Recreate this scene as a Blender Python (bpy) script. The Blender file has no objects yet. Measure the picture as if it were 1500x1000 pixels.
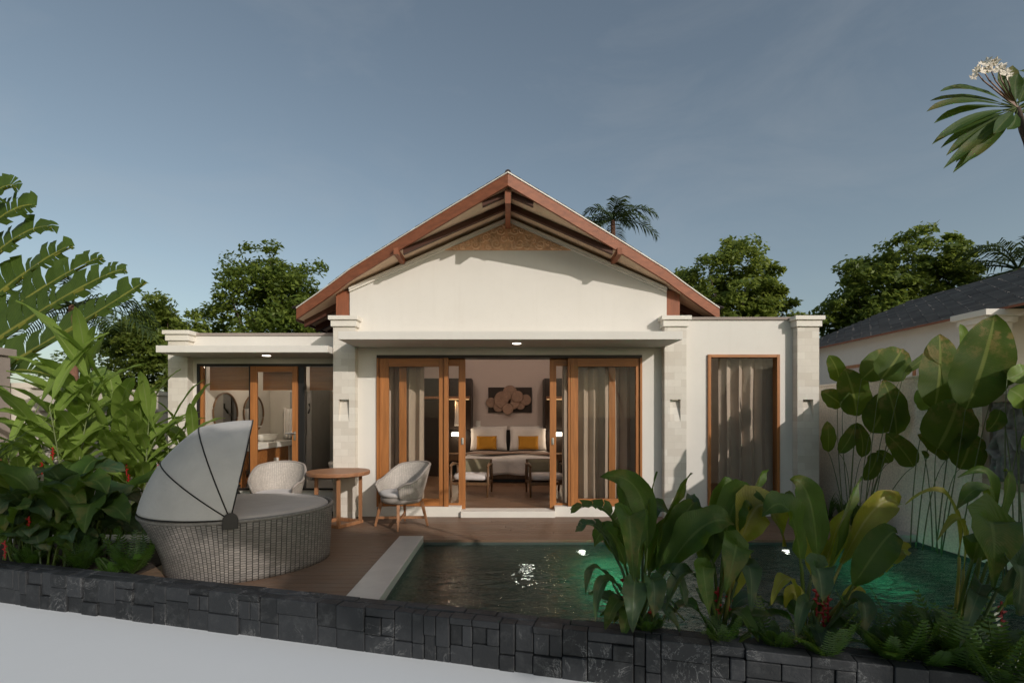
import bpy, math, random
from mathutils import Vector, Matrix, noise as mnoise
R = math.radians
rng = random.Random(7)
scene = bpy.context.scene
COL = scene.collection
F, U0, V0, EYE = 750.0, 744.0, 608.0, 1.56

def P(u, v, Y):
    """a point of the place seen at photo pixel (u, v) at depth Y"""
    return Vector(((u - U0) * Y / F, Y, EYE - (v - V0) * Y / F))

# ------------------------------------------------------------------ helpers
OFF = {}
class MB:
    def __init__(s):
        s.v = []; s.f = []; s.uv = {}
    def add(s, vs, fs, uvs=None):
        n = len(s.v); s.v += [tuple(p) for p in vs]
        for k, f in enumerate(fs):
            if uvs: s.uv[len(s.f)] = [uvs[i] for i in f]
            s.f.append([i + n for i in f])
    def box(s, x0, x1, y0, y1, z0, z1):
        s.add([(x0,y0,z0),(x1,y0,z0),(x1,y1,z0),(x0,y1,z0),(x0,y0,z1),(x1,y0,z1),(x1,y1,z1),(x0,y1,z1)],
              [(3,2,1,0),(4,5,6,7),(0,1,5,4),(1,2,6,5),(2,3,7,6),(3,0,4,7)])
    def bar(s, a, b, w, h, up=(0,0,1), w2=None, h2=None):
        a = Vector(a); b = Vector(b); d = (b - a).normalized(); up = Vector(up)
        if abs(d.dot(up)) > .99: up = Vector((0,1,0))
        sd = d.cross(up).normalized(); un = sd.cross(d).normalized()
        vs = []
        for p, ww, hh in ((a, w, h), (b, w2 or w, h2 or h)):
            vs += [p - sd*ww/2 - un*hh/2, p + sd*ww/2 - un*hh/2, p + sd*ww/2 + un*hh/2, p - sd*ww/2 + un*hh/2]
        s.add(vs, [(0,3,2,1) if False else (3,2,1,0),(4,5,6,7),(0,1,5,4),(1,2,6,5),(2,3,7,6),(3,0,4,7)])
    def tube(s, pts, rad, n=8, cap=True):
        pts = [Vector(p) for p in pts]
        if not isinstance(rad, (list, tuple)): rad = [rad]*len(pts)
        vs = []; ref = Vector((0,0,1))
        for i, p in enumerate(pts):
            d = (pts[min(i+1,len(pts)-1)] - pts[max(i-1,0)]).normalized()
            r_ = ref if abs(d.dot(ref)) < .95 else Vector((0,1,0))
            a = d.cross(r_).normalized(); b = d.cross(a).normalized()
            for k in range(n):
                t = 2*math.pi*k/n
                vs.append(p + (a*math.cos(t) + b*math.sin(t))*rad[i])
        fs = [(i*n+k, i*n+(k+1)%n, (i+1)*n+(k+1)%n, (i+1)*n+k) for i in range(len(pts)-1) for k in range(n)]
        if cap: fs += [tuple(range(n))[::-1], tuple((len(pts)-1)*n+k for k in range(n))]
        s.add(vs, fs)
    def lathe(s, prof, n=32, c=(0,0,0), sx=1, sy=1):
        c = Vector(c); vs = []
        for r, z in prof:
            for k in range(n):
                t = 2*math.pi*k/n
                vs.append(c + Vector((r*sx*math.cos(t), r*sy*math.sin(t), z)))
        m = len(prof)
        fs = [(i*n+k, i*n+(k+1)%n, (i+1)*n+(k+1)%n, (i+1)*n+k) for i in range(m-1) for k in range(n)]
        fs += [tuple(range(n))[::-1], tuple((m-1)*n+k for k in range(n))]
        s.add(vs, fs)
    def prism(s, poly, a, b, axis='y'):
        """polygon of (p, q) extruded along an axis from a to b: y -> (x, z), z -> (x, y), x -> (y, z)"""
        def mk(p, q, t): return {'y': (p, t, q), 'z': (p, q, t), 'x': (t, p, q)}[axis]
        n = len(poly)
        vs = [mk(p, q, a) for p, q in poly] + [mk(p, q, b) for p, q in poly]
        s.add(vs, [tuple(range(n)), tuple(range(2*n-1, n-1, -1))] + [(i, n+i, n+(i+1)%n, (i+1)%n) for i in range(n)])
    def grid(s, fn, nu, nv, closed_u=False, uvs=(1,1)):
        vs = []; uv = []
        for j in range(nv+1):
            for i in range(nu+1):
                vs.append(fn(i/nu, j/nv)); uv.append((i/nu*uvs[0], j/nv*uvs[1]))
        w = nu+1
        s.add(vs, [(j*w+i, j*w+i+1, (j+1)*w+i+1, (j+1)*w+i) for j in range(nv) for i in range(nu)], uv)
    def build(s, name, mat, parent=None, loc=None, smooth=False, bevel=0, solid=0, sub=0, fix=False):
        off = OFF.get(parent.name, Vector((0,0,0))) if parent else Vector(loc or (0,0,0))
        me = bpy.data.meshes.new(name)
        me.from_pydata([(p[0]-off.x, p[1]-off.y, p[2]-off.z) for p in s.v], [], s.f)
        if s.uv:
            ul = me.uv_layers.new(name='UVMap')
            for pi, poly in enumerate(me.polygons):
                if pi in s.uv:
                    for li, c in zip(poly.loop_indices, s.uv[pi]): ul.data[li].uv = c
        if fix:
            import bmesh
            bm = bmesh.new(); bm.from_mesh(me); bmesh.ops.recalc_face_normals(bm, faces=bm.faces); bm.to_mesh(me); bm.free()
        me.materials.append(mat)
        if smooth:
            me.polygons.foreach_set('use_smooth', [True]*len(me.polygons))
        o = bpy.data.objects.new(name, me); COL.objects.link(o)
        if parent: o.parent = parent
        else: o.location = off
        OFF[o.name] = off
        if solid:
            m = o.modifiers.new('Solidify', 'SOLIDIFY'); m.thickness = solid; m.offset = 0
        if bevel:
            m = o.modifiers.new('Bevel', 'BEVEL'); m.width = bevel; m.segments = 2; m.limit_method = 'ANGLE'; m.angle_limit = R(40)
        if sub:
            m = o.modifiers.new('Subdivision', 'SUBSURF'); m.levels = sub; m.render_levels = sub
        return o

def thing(name, label, cat, loc=(0,0,0), group=None):
    o = bpy.data.objects.new(name, None); COL.objects.link(o); o.location = loc
    o.empty_display_size = .1
    OFF[o.name] = Vector(loc)
    return tag(o, label, cat, group)
def tag(o, label, cat, group=None):
    o['label'] = label; o['category'] = cat
    if group: o['group'] = group
    return o
def struct(o): o['kind'] = 'structure'; return o
def stuff(o, label=None, cat=None):
    o['kind'] = 'stuff'
    if label: tag(o, label, cat)
    return o
def dup(o, label=None, loc=None, rz=None, parent=None, scale=None):
    c = o.copy(); COL.objects.link(c); c.parent = parent
    for ch in list(o.children): dup(ch, parent=c)
    if label: c['label'] = label
    if loc is not None: c.location = loc
    if rz is not None: c.rotation_euler = (0,0,rz)
    if scale: c.scale = scale
    return c

# ------------------------------------------------------------------ materials
class N:
    def __init__(s, name):
        s.m = bpy.data.materials.new(name); s.m.use_nodes = True
        s.t = s.m.node_tree; s.t.nodes.clear()
        s.out = s.n('ShaderNodeOutputMaterial')
    def n(s, typ, **kw):
        x = s.t.nodes.new(typ)
        for k, v in kw.items(): setattr(x, k, v)
        return x
    def set(s, sock, v):
        if v is None: return
        if isinstance(v, bpy.types.NodeSocket): s.t.links.new(v, sock)
        elif isinstance(v, (tuple, list)) and len(v) == 3 and sock.type == 'RGBA': sock.default_value = (*v, 1)
        else: sock.default_value = v
    def coord(s, kind='Object', scale=(1,1,1), rot=(0,0,0), vec=None):
        m = s.n('ShaderNodeMapping'); m.inputs['Scale'].default_value = scale; m.inputs['Rotation'].default_value = rot
        s.set(m.inputs['Vector'], vec if vec else s.n('ShaderNodeTexCoord').outputs[kind]); return m.outputs[0]
    def noise(s, vec, scale=5, detail=4, rough=.6, dist=0):
        x = s.n('ShaderNodeTexNoise'); s.set(x.inputs['Vector'], vec)
        x.inputs['Scale'].default_value = scale; x.inputs['Detail'].default_value = detail
        x.inputs['Roughness'].default_value = rough; x.inputs['Distortion'].default_value = dist
        return x.outputs[0]
    def math(s, op, a, b=None, c=None):
        x = s.n('ShaderNodeMath', operation=op); s.set(x.inputs[0], a)
        if b is not None: s.set(x.inputs[1], b)
        if c is not None: s.set(x.inputs[2], c)
        return x.outputs[0]
    def range(s, v, a, b, c=0., d=1.):
        x = s.n('ShaderNodeMapRange'); s.set(x.inputs[0], v)
        for i, q in enumerate((a,b,c,d)): x.inputs[i+1].default_value = q
        return x.outputs[0]
    def mix(s, f, a, b, mode='MIX'):
        x = s.n('ShaderNodeMix', data_type='RGBA', blend_type=mode); s.set(x.inputs[0], f); s.set(x.inputs[6], a); s.set(x.inputs[7], b)
        return x.outputs[2]
    def bump(s, h, strength=.3, dist=.01, nrm=None):
        x = s.n('ShaderNodeBump'); s.set(x.inputs['Height'], h); x.inputs['Strength'].default_value = strength
        x.inputs['Distance'].default_value = dist; s.set(x.inputs['Normal'], nrm); return x.outputs[0]
    def island(s): return s.n('ShaderNodeNewGeometry').outputs['Random Per Island']
    def bsdf(s, col, rough=.6, nrm=None, metal=0, spec=.5, trans=0, ior=1.5, emit=None, es=0, sheen=0):
        x = s.n('ShaderNodeBsdfPrincipled')
        s.set(x.inputs['Base Color'], col); s.set(x.inputs['Roughness'], rough); s.set(x.inputs['Normal'], nrm)
        s.set(x.inputs['Metallic'], metal); s.set(x.inputs['Specular IOR Level'], spec); s.set(x.inputs['IOR'], ior)
        s.set(x.inputs['Transmission Weight'], trans); s.set(x.inputs['Sheen Weight'], sheen)
        if emit: s.set(x.inputs['Emission Color'], emit); x.inputs['Emission Strength'].default_value = es
        return x.outputs[0]
    def done(s, sh): s.t.links.new(sh, s.out.inputs['Surface']); return s.m

def scl(c, k): return tuple(min(1, x*k) for x in c)
def plain(name, col, rough=.6, var=.12, scale=4, bump=.15, bscale=60, metal=0, spec=.5, bd=.004, sheen=0):
    m = N(name); v = m.coord()
    c = m.mix(m.range(m.noise(v, scale, 5, .65), .3, .7), scl(col, 1-var), scl(col, 1+var))
    return m.done(m.bsdf(c, rough, m.bump(m.noise(v, bscale, 3), bump, bd) if bump else None, metal, spec, sheen=sheen))

def plaster():
    m = N('white_plaster'); v = m.coord()
    c = m.mix(m.range(m.noise(v, .9, 6, .7), .3, .7), (.66,.63,.58), (.71,.68,.63))
    st = m.noise(m.coord(scale=(5,5,.35)), 1.5, 5, .7)
    c = m.mix(m.range(st, .52, .78, 0, .2), c, (.56,.52,.46))
    c = m.mix(m.range(m.noise(v, 3.2, 7, .75), .55, .8, 0, .3), c, (.58,.54,.48))
    b = m.bump(m.noise(v, 90, 3), .12, .003, m.bump(m.noise(v, 6, 3), .12, .01))
    return m.done(m.bsdf(c, .75, b, spec=.25))
def stucco(name, col):
    m = N(name); v = m.coord()
    n = m.noise(v, 38, 3, .6)
    c = m.mix(m.range(n, .35, .65), scl(col, .84), scl(col, 1.08))
    c = m.mix(m.range(m.noise(v, 1.2, 5, .7), .45, .8, 0, .25), c, scl(col, .82))
    return m.done(m.bsdf(c, .85, m.bump(n, .7, .012), spec=.2))
def cladding():
    m = N('limestone_cladding'); v = m.coord(rot=(R(90),0,0))
    def br(c1, c2, mo):
        b = m.n('ShaderNodeTexBrick'); m.set(b.inputs['Vector'], v); b.offset = .5; b.squash = 1
        m.set(b.inputs['Color1'], c1); m.set(b.inputs['Color2'], c2); m.set(b.inputs['Mortar'], mo)
        b.inputs['Scale'].default_value = 1; b.inputs['Mortar Size'].default_value = .0016; b.inputs['Mortar Smooth'].default_value = .3
        b.inputs['Brick Width'].default_value = .21; b.inputs['Row Height'].default_value = .105
        return b
    b = br((.60,.55,.48), (.72,.68,.61), (.52,.48,.42))
    o = m.coord()
    c = m.mix(m.range(m.noise(o, 7, 6, .7), .35, .7, 0, .3), b.outputs[0], (.54,.49,.42))
    nr = m.bump(b.outputs['Fac'], .35, -.003, m.bump(m.noise(o, 50, 4), .15, .003))
    return m.done(m.bsdf(c, .8, nr, spec=.25))
def wood(name, col, axis='z', rough=.42, k=.35, spec=.4):
    m = N(name); s = {'z': (14,14,.8), 'x': (.8,14,14), 'y': (14,.8,14)}[axis]
    v = m.coord(scale=s)
    n1 = m.noise(v, 1.6, 6, .62, .4); n2 = m.noise(v, 9, 4, .6)
    c = m.mix(m.range(n1, .3, .7), scl(col, 1-k), scl(col, 1+k*.5))
    c = m.mix(m.range(n2, .45, .75, 0, .4), c, scl(col, .5))
    c = m.mix(m.range(m.island(), 0, 1, 0, .3), c, scl(col, .7))
    return m.done(m.bsdf(c, rough, m.bump(n2, .12, .003), spec=spec))
def deckwood():
    m = N('deck_boards'); v = m.coord(scale=(.7,16,16))
    n1 = m.noise(v, 1.5, 6, .62, .3); n2 = m.noise(v, 7, 4)
    c = m.mix(m.range(n1, .3, .7), (.135,.083,.052), (.23,.15,.10))
    c = m.mix(m.range(n2, .45, .75, 0, .4), c, (.075,.044,.028))
    c = m.mix(m.range(m.island(), 0, 1, 0, .5), c, (.16,.085,.05))
    c = m.mix(m.range(m.noise(m.coord(), 1.3, 6, .7), .48, .72, 0, .45), c, (.19,.15,.12))
    return m.done(m.bsdf(c, m.range(n1, .3, .7, .38, .6), m.bump(n2, .15, .003), spec=.4))
def weave(name, ca, cb, gap, nu, nv, bd=.006, rough=.55):
    m = N(name); uv = m.n('ShaderNodeTexCoord').outputs['UV']
    b = m.n('ShaderNodeTexBrick'); b.offset = .5; m.set(b.inputs['Vector'], m.coord(vec=uv, scale=(nu,nv,1), rot=(0,0,R(90))))
    m.set(b.inputs['Color1'], ca); m.set(b.inputs['Color2'], cb); m.set(b.inputs['Mortar'], gap)
    b.inputs['Scale'].default_value = 1; b.inputs['Mortar Size'].default_value = .11; b.inputs['Mortar Smooth'].default_value = .6
    b.inputs['Brick Width'].default_value = 1.0; b.inputs['Row Height'].default_value = 1.0
    c = m.mix(m.range(m.noise(m.coord(), 6, 4), .4, .7, 0, .35), b.outputs[0], scl(ca, .6))
    return m.done(m.bsdf(c, rough, m.bump(b.outputs['Fac'], .8, -bd), spec=.35))
def fabric(name, col, rough=.9, tr=0, scale=500, b2=.2):
    m = N(name); v = m.coord()
    w = m.math('ADD', m.math('SINE', m.math('MULTIPLY', m.n_sep(v, 0), scale)), m.math('SINE', m.math('MULTIPLY', m.n_sep(v, 2), scale))) if False else m.noise(v, 220, 2)
    c = m.mix(m.range(m.noise(v, 3, 4), .3, .7), scl(col, .9), scl(col, 1.06))
    c = m.mix(m.range(w, .3, .7, 0, .25), c, scl(col, .7))
    s = m.bsdf(c, rough, m.bump(w, b2, .002, m.bump(m.noise(v, 4.5, 4, .6, .8), .45, .03)), spec=.15, sheen=.2)
    if tr:
        t = m.n('ShaderNodeBsdfTranslucent'); m.set(t.inputs[0], c)
        x = m.n('ShaderNodeMixShader'); x.inputs[0].default_value = tr; m.set(x.inputs[1], s); m.set(x.inputs[2], t.outputs[0]); s = x.outputs[0]
    return m.done(s)
def leafmat(name, ca, cb, rib, trans=.3, rough=.38, veins=46, brown=0.0, spec=.5):
    m = N(name); uv = m.n('ShaderNodeTexCoord').outputs['UV']
    sp = m.n('ShaderNodeSeparateXYZ'); m.set(sp.inputs[0], uv)
    d = m.math('ABSOLUTE', m.math('SUBTRACT', sp.outputs[0], .5))
    v = m.coord()
    c = m.mix(m.range(m.noise(v, 5, 4, .6), .35, .65), ca, cb)
    c = m.mix(m.range(m.island(), 0, 1, 0, .55), c, scl(cb, 1.2))
    ph = m.math('ADD', m.math('MULTIPLY', sp.outputs[1], veins), m.math('MULTIPLY', d, -12))
    wv = m.math('SINE', m.math('MULTIPLY', ph, 6.283))
    c = m.mix(m.range(wv, .2, 1, 0, .22), c, scl(cb, 1.35))
    if brown:
        nb = m.noise(m.coord(scale=(1,1,1)), 7, 5, .7)
        f = m.math('MULTIPLY', m.range(nb, .5, .62), m.range(sp.outputs[1], .35, .98))
        c = m.mix(m.math('MULTIPLY', f, brown), c, (.30,.19,.07))
    c = m.mix(m.range(d, .022, .045, .85, 0), c, rib)
    s = m.bsdf(c, rough, m.bump(wv, .25, .004), spec=spec)
    t = m.n('ShaderNodeBsdfTranslucent'); m.set(t.inputs[0], m.mix(.5, c, (.30,.42,.02)))
    x = m.n('ShaderNodeMixShader'); x.inputs[0].default_value = trans; m.set(x.inputs[1], s); m.set(x.inputs[2], t.outputs[0])
    return m.done(x.outputs[0])
def treeleaf(name, ca, cb, trans=.3):
    m = N(name)
    i = m.island()
    c = m.mix(i, ca, cb)
    c = m.mix(m.range(m.noise(m.coord(), .9, 3), .4, .65, 0, .5), c, scl(ca, .8))
    s = m.bsdf(c, .5, spec=.3)
    t = m.n('ShaderNodeBsdfTranslucent'); m.set(t.inputs[0], scl(cb, 1.3))
    x = m.n('ShaderNodeMixShader'); x.inputs[0].default_value = trans; m.set(x.inputs[1], s); m.set(x.inputs[2], t.outputs[0])
    return m.done(x.outputs[0])
def glassmat(name, tint=(.97,.965,.95), rough=.0):
    m = N(name)
    f = m.n('ShaderNodeFresnel'); f.inputs[0].default_value = 1.22
    t = m.n('ShaderNodeBsdfTransparent'); m.set(t.inputs[0], tint)
    g = m.n('ShaderNodeBsdfGlossy'); g.inputs['Roughness'].default_value = rough
    x = m.n('ShaderNodeMixShader'); m.set(x.inputs[0], f.outputs[0]); m.set(x.inputs[1], t.outputs[0]); m.set(x.inputs[2], g.outputs[0])
    return m.done(x.outputs[0])
def water():
    m = N('pool_water')
    v = m.coord(scale=(1,2.0,1)); v2 = m.coord(scale=(1.0,1.9,1), rot=(0,0,R(14)))
    a = m.noise(v, 4.4, 3, .5, .5); b = m.noise(v2, 11, 2, .5, .3)
    h = m.math('ADD', a, m.math('MULTIPLY', b, .42))
    return m.done(m.bsdf((.80,.93,.88), .0, m.bump(h, 1.0, .038), trans=1, ior=1.33))
def slate():
    m = N('dark_slate'); v = m.coord()
    i = m.island()
    c = m.mix(i, (.009,.0102,.012), (.027,.0295,.034))
    c = m.mix(m.range(m.noise(v, 9, 6, .75), .5, .75, 0, .8), c, (.055,.058,.062))
    ve = m.noise(v, 3.5, 6, .7, 1.2)
    c = m.mix(m.math('MULTIPLY', m.range(m.math('ABSOLUTE', m.math('SUBTRACT', ve, .5)), 0, .012, 1, 0), m.range(m.noise(v, 2.2, 2), .5, .62)), c, (.18,.183,.187))
    return m.done(m.bsdf(c, .62, m.bump(m.noise(v, 26, 6, .7), .55, .01), spec=.45))
def tiles(name, ca, cb):
    m = N(name); v = m.coord()
    c = m.mix(m.island(), ca, cb)
    c = m.mix(m.range(m.noise(v, 3, 5, .7), .45, .75, 0, .5), c, scl(ca, .6))
    return m.done(m.bsdf(c, .75, m.bump(m.noise(v, 30, 4), .3, .004), spec=.3))
def emission(name, col, st):
    m = N(name); e = m.n('ShaderNodeEmission'); m.set(e.inputs[0], col); e.inputs[1].default_value = st
    return m.done(e.outputs[0])

M = dict(
    plaster=plaster(), clad=cladding(), trim=plain('painted_trim', (.72,.68,.61), .7, .05, 2, .08),
    wallin=plain('interior_paint', (.56,.48,.44), .8, .04, 1, .05), bathwall=plain('bathroom_tile', (.55,.52,.47), .5, .05, 1.5, .03),
    showertile=plain('grey_shower_tile', (.26,.25,.24), .5, .1, 3, .05),
    ceiling=plain('ceiling_paint', (.60,.58,.54), .8, .03, 1, 0),
    floorin=wood('interior_floor_boards', (.20,.115,.065), 'x', .4),
    teak=wood('teak_frame', (.42,.165,.05), 'z'), teakh=wood('teak_rail', (.42,.165,.05), 'x'),
    tabletop=wood('teak_table', (.36,.17,.085), 'x', .5), tableleg=wood('teak_leg', (.36,.17,.08), 'z', .5),
    walnut=wood('dark_walnut', (.022,.011,.006), 'z', .45), walnutm=wood('walnut_chair', (.16,.085,.04), 'z', .45),
    red=wood('red_brown_timber', (.29,.098,.046), 'x', .6), redv=wood('red_brown_post', (.29,.098,.046), 'z', .6),
    rafter=wood('dark_rafter', (.085,.03,.016), 'x', .6), soffit=wood('soffit_boards', (.76,.55,.38), 'x', .6, .15),
    deck=deckwood(), slate=slate(),
    coping=plain('pale_stone', (.46,.44,.41), .35, .12, 2.2, .1, 40), basin=tiles('pool_stone', (.042,.055,.046), (.075,.09,.08)),
    water=water(), glass=glassmat('clear_glass'), 
    tile=tiles('grey_roof_tile', (.145,.135,.132), (.22,.208,.20)), dtile=tiles('dark_roof_tile', (.03,.025,.024), (.06,.045,.04)),
    darkmetal=plain('dark_metal', (.02,.017,.015), .4, .1, 4, 0, metal=.6), black=plain('black_frame', (.012,.010,.009), .45, .1, 4, 0),
    steel=plain('brushed_steel', (.6,.58,.55), .3, .05, 4, 0, metal=1),
    carve=plain('carved_sandstone', (.84,.54,.34), .85, .22, 9, .35, 45), carvedark=plain('carved_sandstone_ground', (.70,.41,.24), .9, .22, 9, .35, 45),
    relief=plain('grey_carved_stone', (.27,.25,.225), .85, .35, 12, .4, 60), reliefframe=plain('beige_stone_frame', (.40,.32,.25), .8, .1, 4, .2),
    wicker=weave('dark_grey_wicker', (.25,.225,.205), (.17,.155,.142), (.022,.02,.018), 118, 24),
    cane=weave('cream_woven_rope', (.62,.56,.50), (.50,.45,.40), (.30,.26,.23), 62, 30, .006),
    wickerrim=plain('wicker_lip', (.17,.155,.14), .55, .3, 40, .4, 60),
    hood=fabric('grey_canvas', (.56,.54,.52), tr=.18), cushion=fabric('taupe_cushion', (.46,.405,.37)), seat=fabric('pale_seat_fabric', (.56,.52,.50)),
    linen=fabric('white_linen', (.78,.75,.72)), throw=fabric('tan_throw', (.34,.24,.18)), mustard=fabric('mustard_fabric', (.50,.24,.025)),
    disc=plain('brown_rattan_disc', (.27,.175,.125), .7, .2, 14, .4, 60),
    olive=fabric('olive_fabric', (.20,.18,.12)), curtain=fabric('taupe_curtain', (.62,.52,.44), tr=.25), charcoal=fabric('charcoal_fabric', (.05,.045,.045)),
    porcelain=plain('white_porcelain', (.8,.79,.76), .15, .02, 2, 0), mirror=plain('mirror_glass', (.55,.56,.56), .03, .01, 2, 0, metal=1),
    pave=plain('pale_concrete', (.68,.70,.72), .8, .018, .5, .05, 120), soil=plain('garden_soil', (.035,.024,.016), .95, .4, 8, .6, 30, bd=.02),
    ground=plain('grassy_ground', (.06,.075,.03), .95, .35, .8, .3, 20), bark=plain('tree_bark', (.085,.06,.045), .9, .35, 6, .6, 18, bd=.02),
    palmbark=plain('palm_bark', (.20,.095,.06), .85, .3, 14, .5, 10, bd=.02),
    cream=plain('boundary_plaster', (.66,.60,.52), .8, .07, 1.2, .15), taupe=plain('taupe_stone_pillar', (.30,.25,.22), .8, .12, 2, .2),
    stucco=stucco('rough_stucco', (.84,.765,.665)), brick=tiles('terracotta_gable', (.42,.20,.12), (.5,.26,.16)),
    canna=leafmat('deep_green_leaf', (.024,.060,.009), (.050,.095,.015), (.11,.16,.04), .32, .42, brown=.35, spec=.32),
    cannay=leafmat('sunlit_yellow_leaf', (.20,.19,.022), (.28,.25,.035), (.36,.32,.10), .45, brown=.9),  # yellow of sunlit leaves put into the base colour; brown ends are wilting
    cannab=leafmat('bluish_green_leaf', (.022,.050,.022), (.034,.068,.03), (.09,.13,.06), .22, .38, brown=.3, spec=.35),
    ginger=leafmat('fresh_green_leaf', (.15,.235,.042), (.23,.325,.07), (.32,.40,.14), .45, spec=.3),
    traveller=leafmat('traveller_leaf', (.045,.08,.016), (.075,.12,.024), (.34,.34,.07), .4, .45, veins=60, spec=.3),
    cigar=leafmat('broad_paddle_leaf', (.034,.068,.010), (.062,.10,.015), (.22,.25,.06), .38, .5, 60, brown=1.0, spec=.2),
    fern=leafmat('fern_leaf', (.022,.062,.008), (.042,.095,.014), (.05,.09,.025), .32),
    plum=leafmat('frangipani_leaf', (.028,.065,.014), (.05,.095,.02), (.13,.17,.05), .35, .45, brown=.6, spec=.25),
    grass=treeleaf('lawn_grass', (.05,.11,.015), (.12,.20,.035), .35),
    treeleaf=treeleaf('tree_leaf', (.045,.08,.014), (.23,.285,.05), .4),
    treeleaf2=treeleaf('tree_leaf_light', (.065,.105,.018), (.26,.31,.06), .42),
    palmleaf=treeleaf('palm_leaflet', (.03,.055,.018), (.08,.11,.03), .25),
    redflower=plain('red_bract', (.27,.012,.010), .45, .2, 12, 0), white=plain('white_petal', (.78,.70,.58), .6, .12, 20, 0),
    stem=plain('green_stem', (.12,.15,.055), .5, .25, 10, 0), pinkstem=plain('rusty_stem', (.20,.10,.06), .6, .25, 10, 0),
    lamp=emission('lit_lamp', (1,.90,.72), 6), warm=emission('lit_warm_strip', (1,.62,.28), 1.3), poollamp=emission('lit_pool_lamp', (1,.97,.88), 9),
)
def cushion_pattern():
    m = N('mustard_quilted'); v = m.coord(scale=(1,0,1), rot=(0,R(45),0)); ck = m.n('ShaderNodeTexBrick'); m.set(ck.inputs['Vector'], m.coord(scale=(1,1,1), rot=(R(90),0,R(0))))
    w1 = m.n('ShaderNodeTexWave'); m.set(w1.inputs['Vector'], m.coord(rot=(0,R(45),0))); w1.inputs['Scale'].default_value = 9
    w2 = m.n('ShaderNodeTexWave'); m.set(w2.inputs['Vector'], m.coord(rot=(0,R(-45),0))); w2.inputs['Scale'].default_value = 9
    l = m.math('MAXIMUM', w1.outputs[1], w2.outputs[1])
    c = m.mix(m.range(l, .82, .97, 0, .55), (.48,.22,.02), (.62,.36,.09))
    return m.done(m.bsdf(c, .85, m.bump(l, .4, .006), spec=.15))
M['quilt'] = cushion_pattern()

# ------------------------------------------------------------------ plant geometry
def bez(a, b, c, t): return a*(1-t)**2 + b*2*t*(1-t) + c*t*t
def leaf(mb, p0, p1, p2, w, hint=(0,-1,.25), pet=.15, n=10, fold=.3, wave=.06, rag=0, pw=.012, one=0, wp=.8, tipp=.75):
    p0, p1, p2 = Vector(p0), Vector(p1), Vector(p2); hint = Vector(hint)
    ph = rng.random()*6; cs = []
    for i in range(n+1):
        t = pet + (1-pet)*i/n
        c = bez(p0, p1, p2, t); d = ((p1-p0)*(1-t) + (p2-p1)*t).normalized()
        sd = d.cross(hint)
        sd = sd.normalized() if sd.length > 1e-4 else Vector((1,0,0))
        nn = sd.cross(d).normalized(); s = i/n
        hw = w/2*(1+.13*mnoise.noise(Vector((s*5.3, ph, 1.7))))*max(0, math.sin(math.pi*min(1, s**wp)))**tipp if 0 < i < n else (w*.04 if i == 0 else w*.01)
        cs.append((c, sd, nn, hw, s))
    def row(k, dz=0, sh=0, amp=1):
        c, sd, nn, hw, s = cs[k]; r = []
        for a in (-1,-.55,0,.55,1):
            aa = a*(1-one) if a < 0 and one > 0 else (a*(1+one) if a > 0 and one < 0 else a)
            wv = w*(wave*math.sin(ph + s*17 + a*2)*abs(a) + wave*.7*mnoise.noise(Vector((s*9, a*1.5+ph, ph*3)))*abs(a)**2)
            r.append(c + sd*aa*hw*math.cos(fold) + nn*(abs(aa)*hw*math.sin(fold) + wv))
        return r
    uvx = (0,.22,.5,.78,1)
    if rag <= 0:
        vs = []; uv = []
        for k in range(n+1):
            vs += row(k); uv += [(x, cs[k][4]) for x in uvx]
        mb.add(vs, [(k*5+j, k*5+j+1, (k+1)*5+j+1, (k+1)*5+j) for k in range(n) for j in range(4)], uv)
    else:
        for side in (0, 1):
            k = 0
            while k < n:
                ln = rng.choice((1,1,2,2,3)); e = min(n, k+ln)
                droop = -rng.random()*rag*w*.35
                vs = []; uv = []
                for q in range(k, e+1):
                    r = row(q); c, sd, nn, hw, s = cs[q]
                    tri = (r[2], r[3], r[4]) if side else (r[2], r[1], r[0])
                    d = (cs[e][0]-cs[k][0]); f = (q-k)/max(1,(e-k))
                    gap = d*(.32*rag*(.5-f))
                    lift = nn*droop
                    vs += [tri[0], tri[1] + gap*.35 + lift*.4, tri[2] + gap + lift + d*.25]
                    uv += [((.5,.78,1) if side else (.5,.22,0))[z] and (((.5,.78,1) if side else (.5,.22,0))[z], s) or (0, s) for z in range(3)]
                mb.add(vs, [(a*3+j, a*3+j+1, (a+1)*3+j+1, (a+1)*3+j) for a in range(e-k) for j in range(2)], uv)
                k = e
    m_ = 6
    pts = [bez(p0, p1, p2, (pet if pet > .02 else .02)*i/m_) for i in range(m_+1)]
    if rag > 0 or one: pts += [c[0] - c[2]*pw*.6 for c in cs[1:]]
    nn = len(pts); st = len(mb.f)
    rad = [pw*(1-.75*i/(nn-1)) for i in range(nn)] if (rag > 0 or one) else [pw*(1-.35*i/(nn-1)) for i in range(nn)]
    mb.tube(pts, rad, 5)
    for fi in range(st, len(mb.f)): mb.uv[fi] = [(.5, .1)]*len(mb.f[fi])

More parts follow.
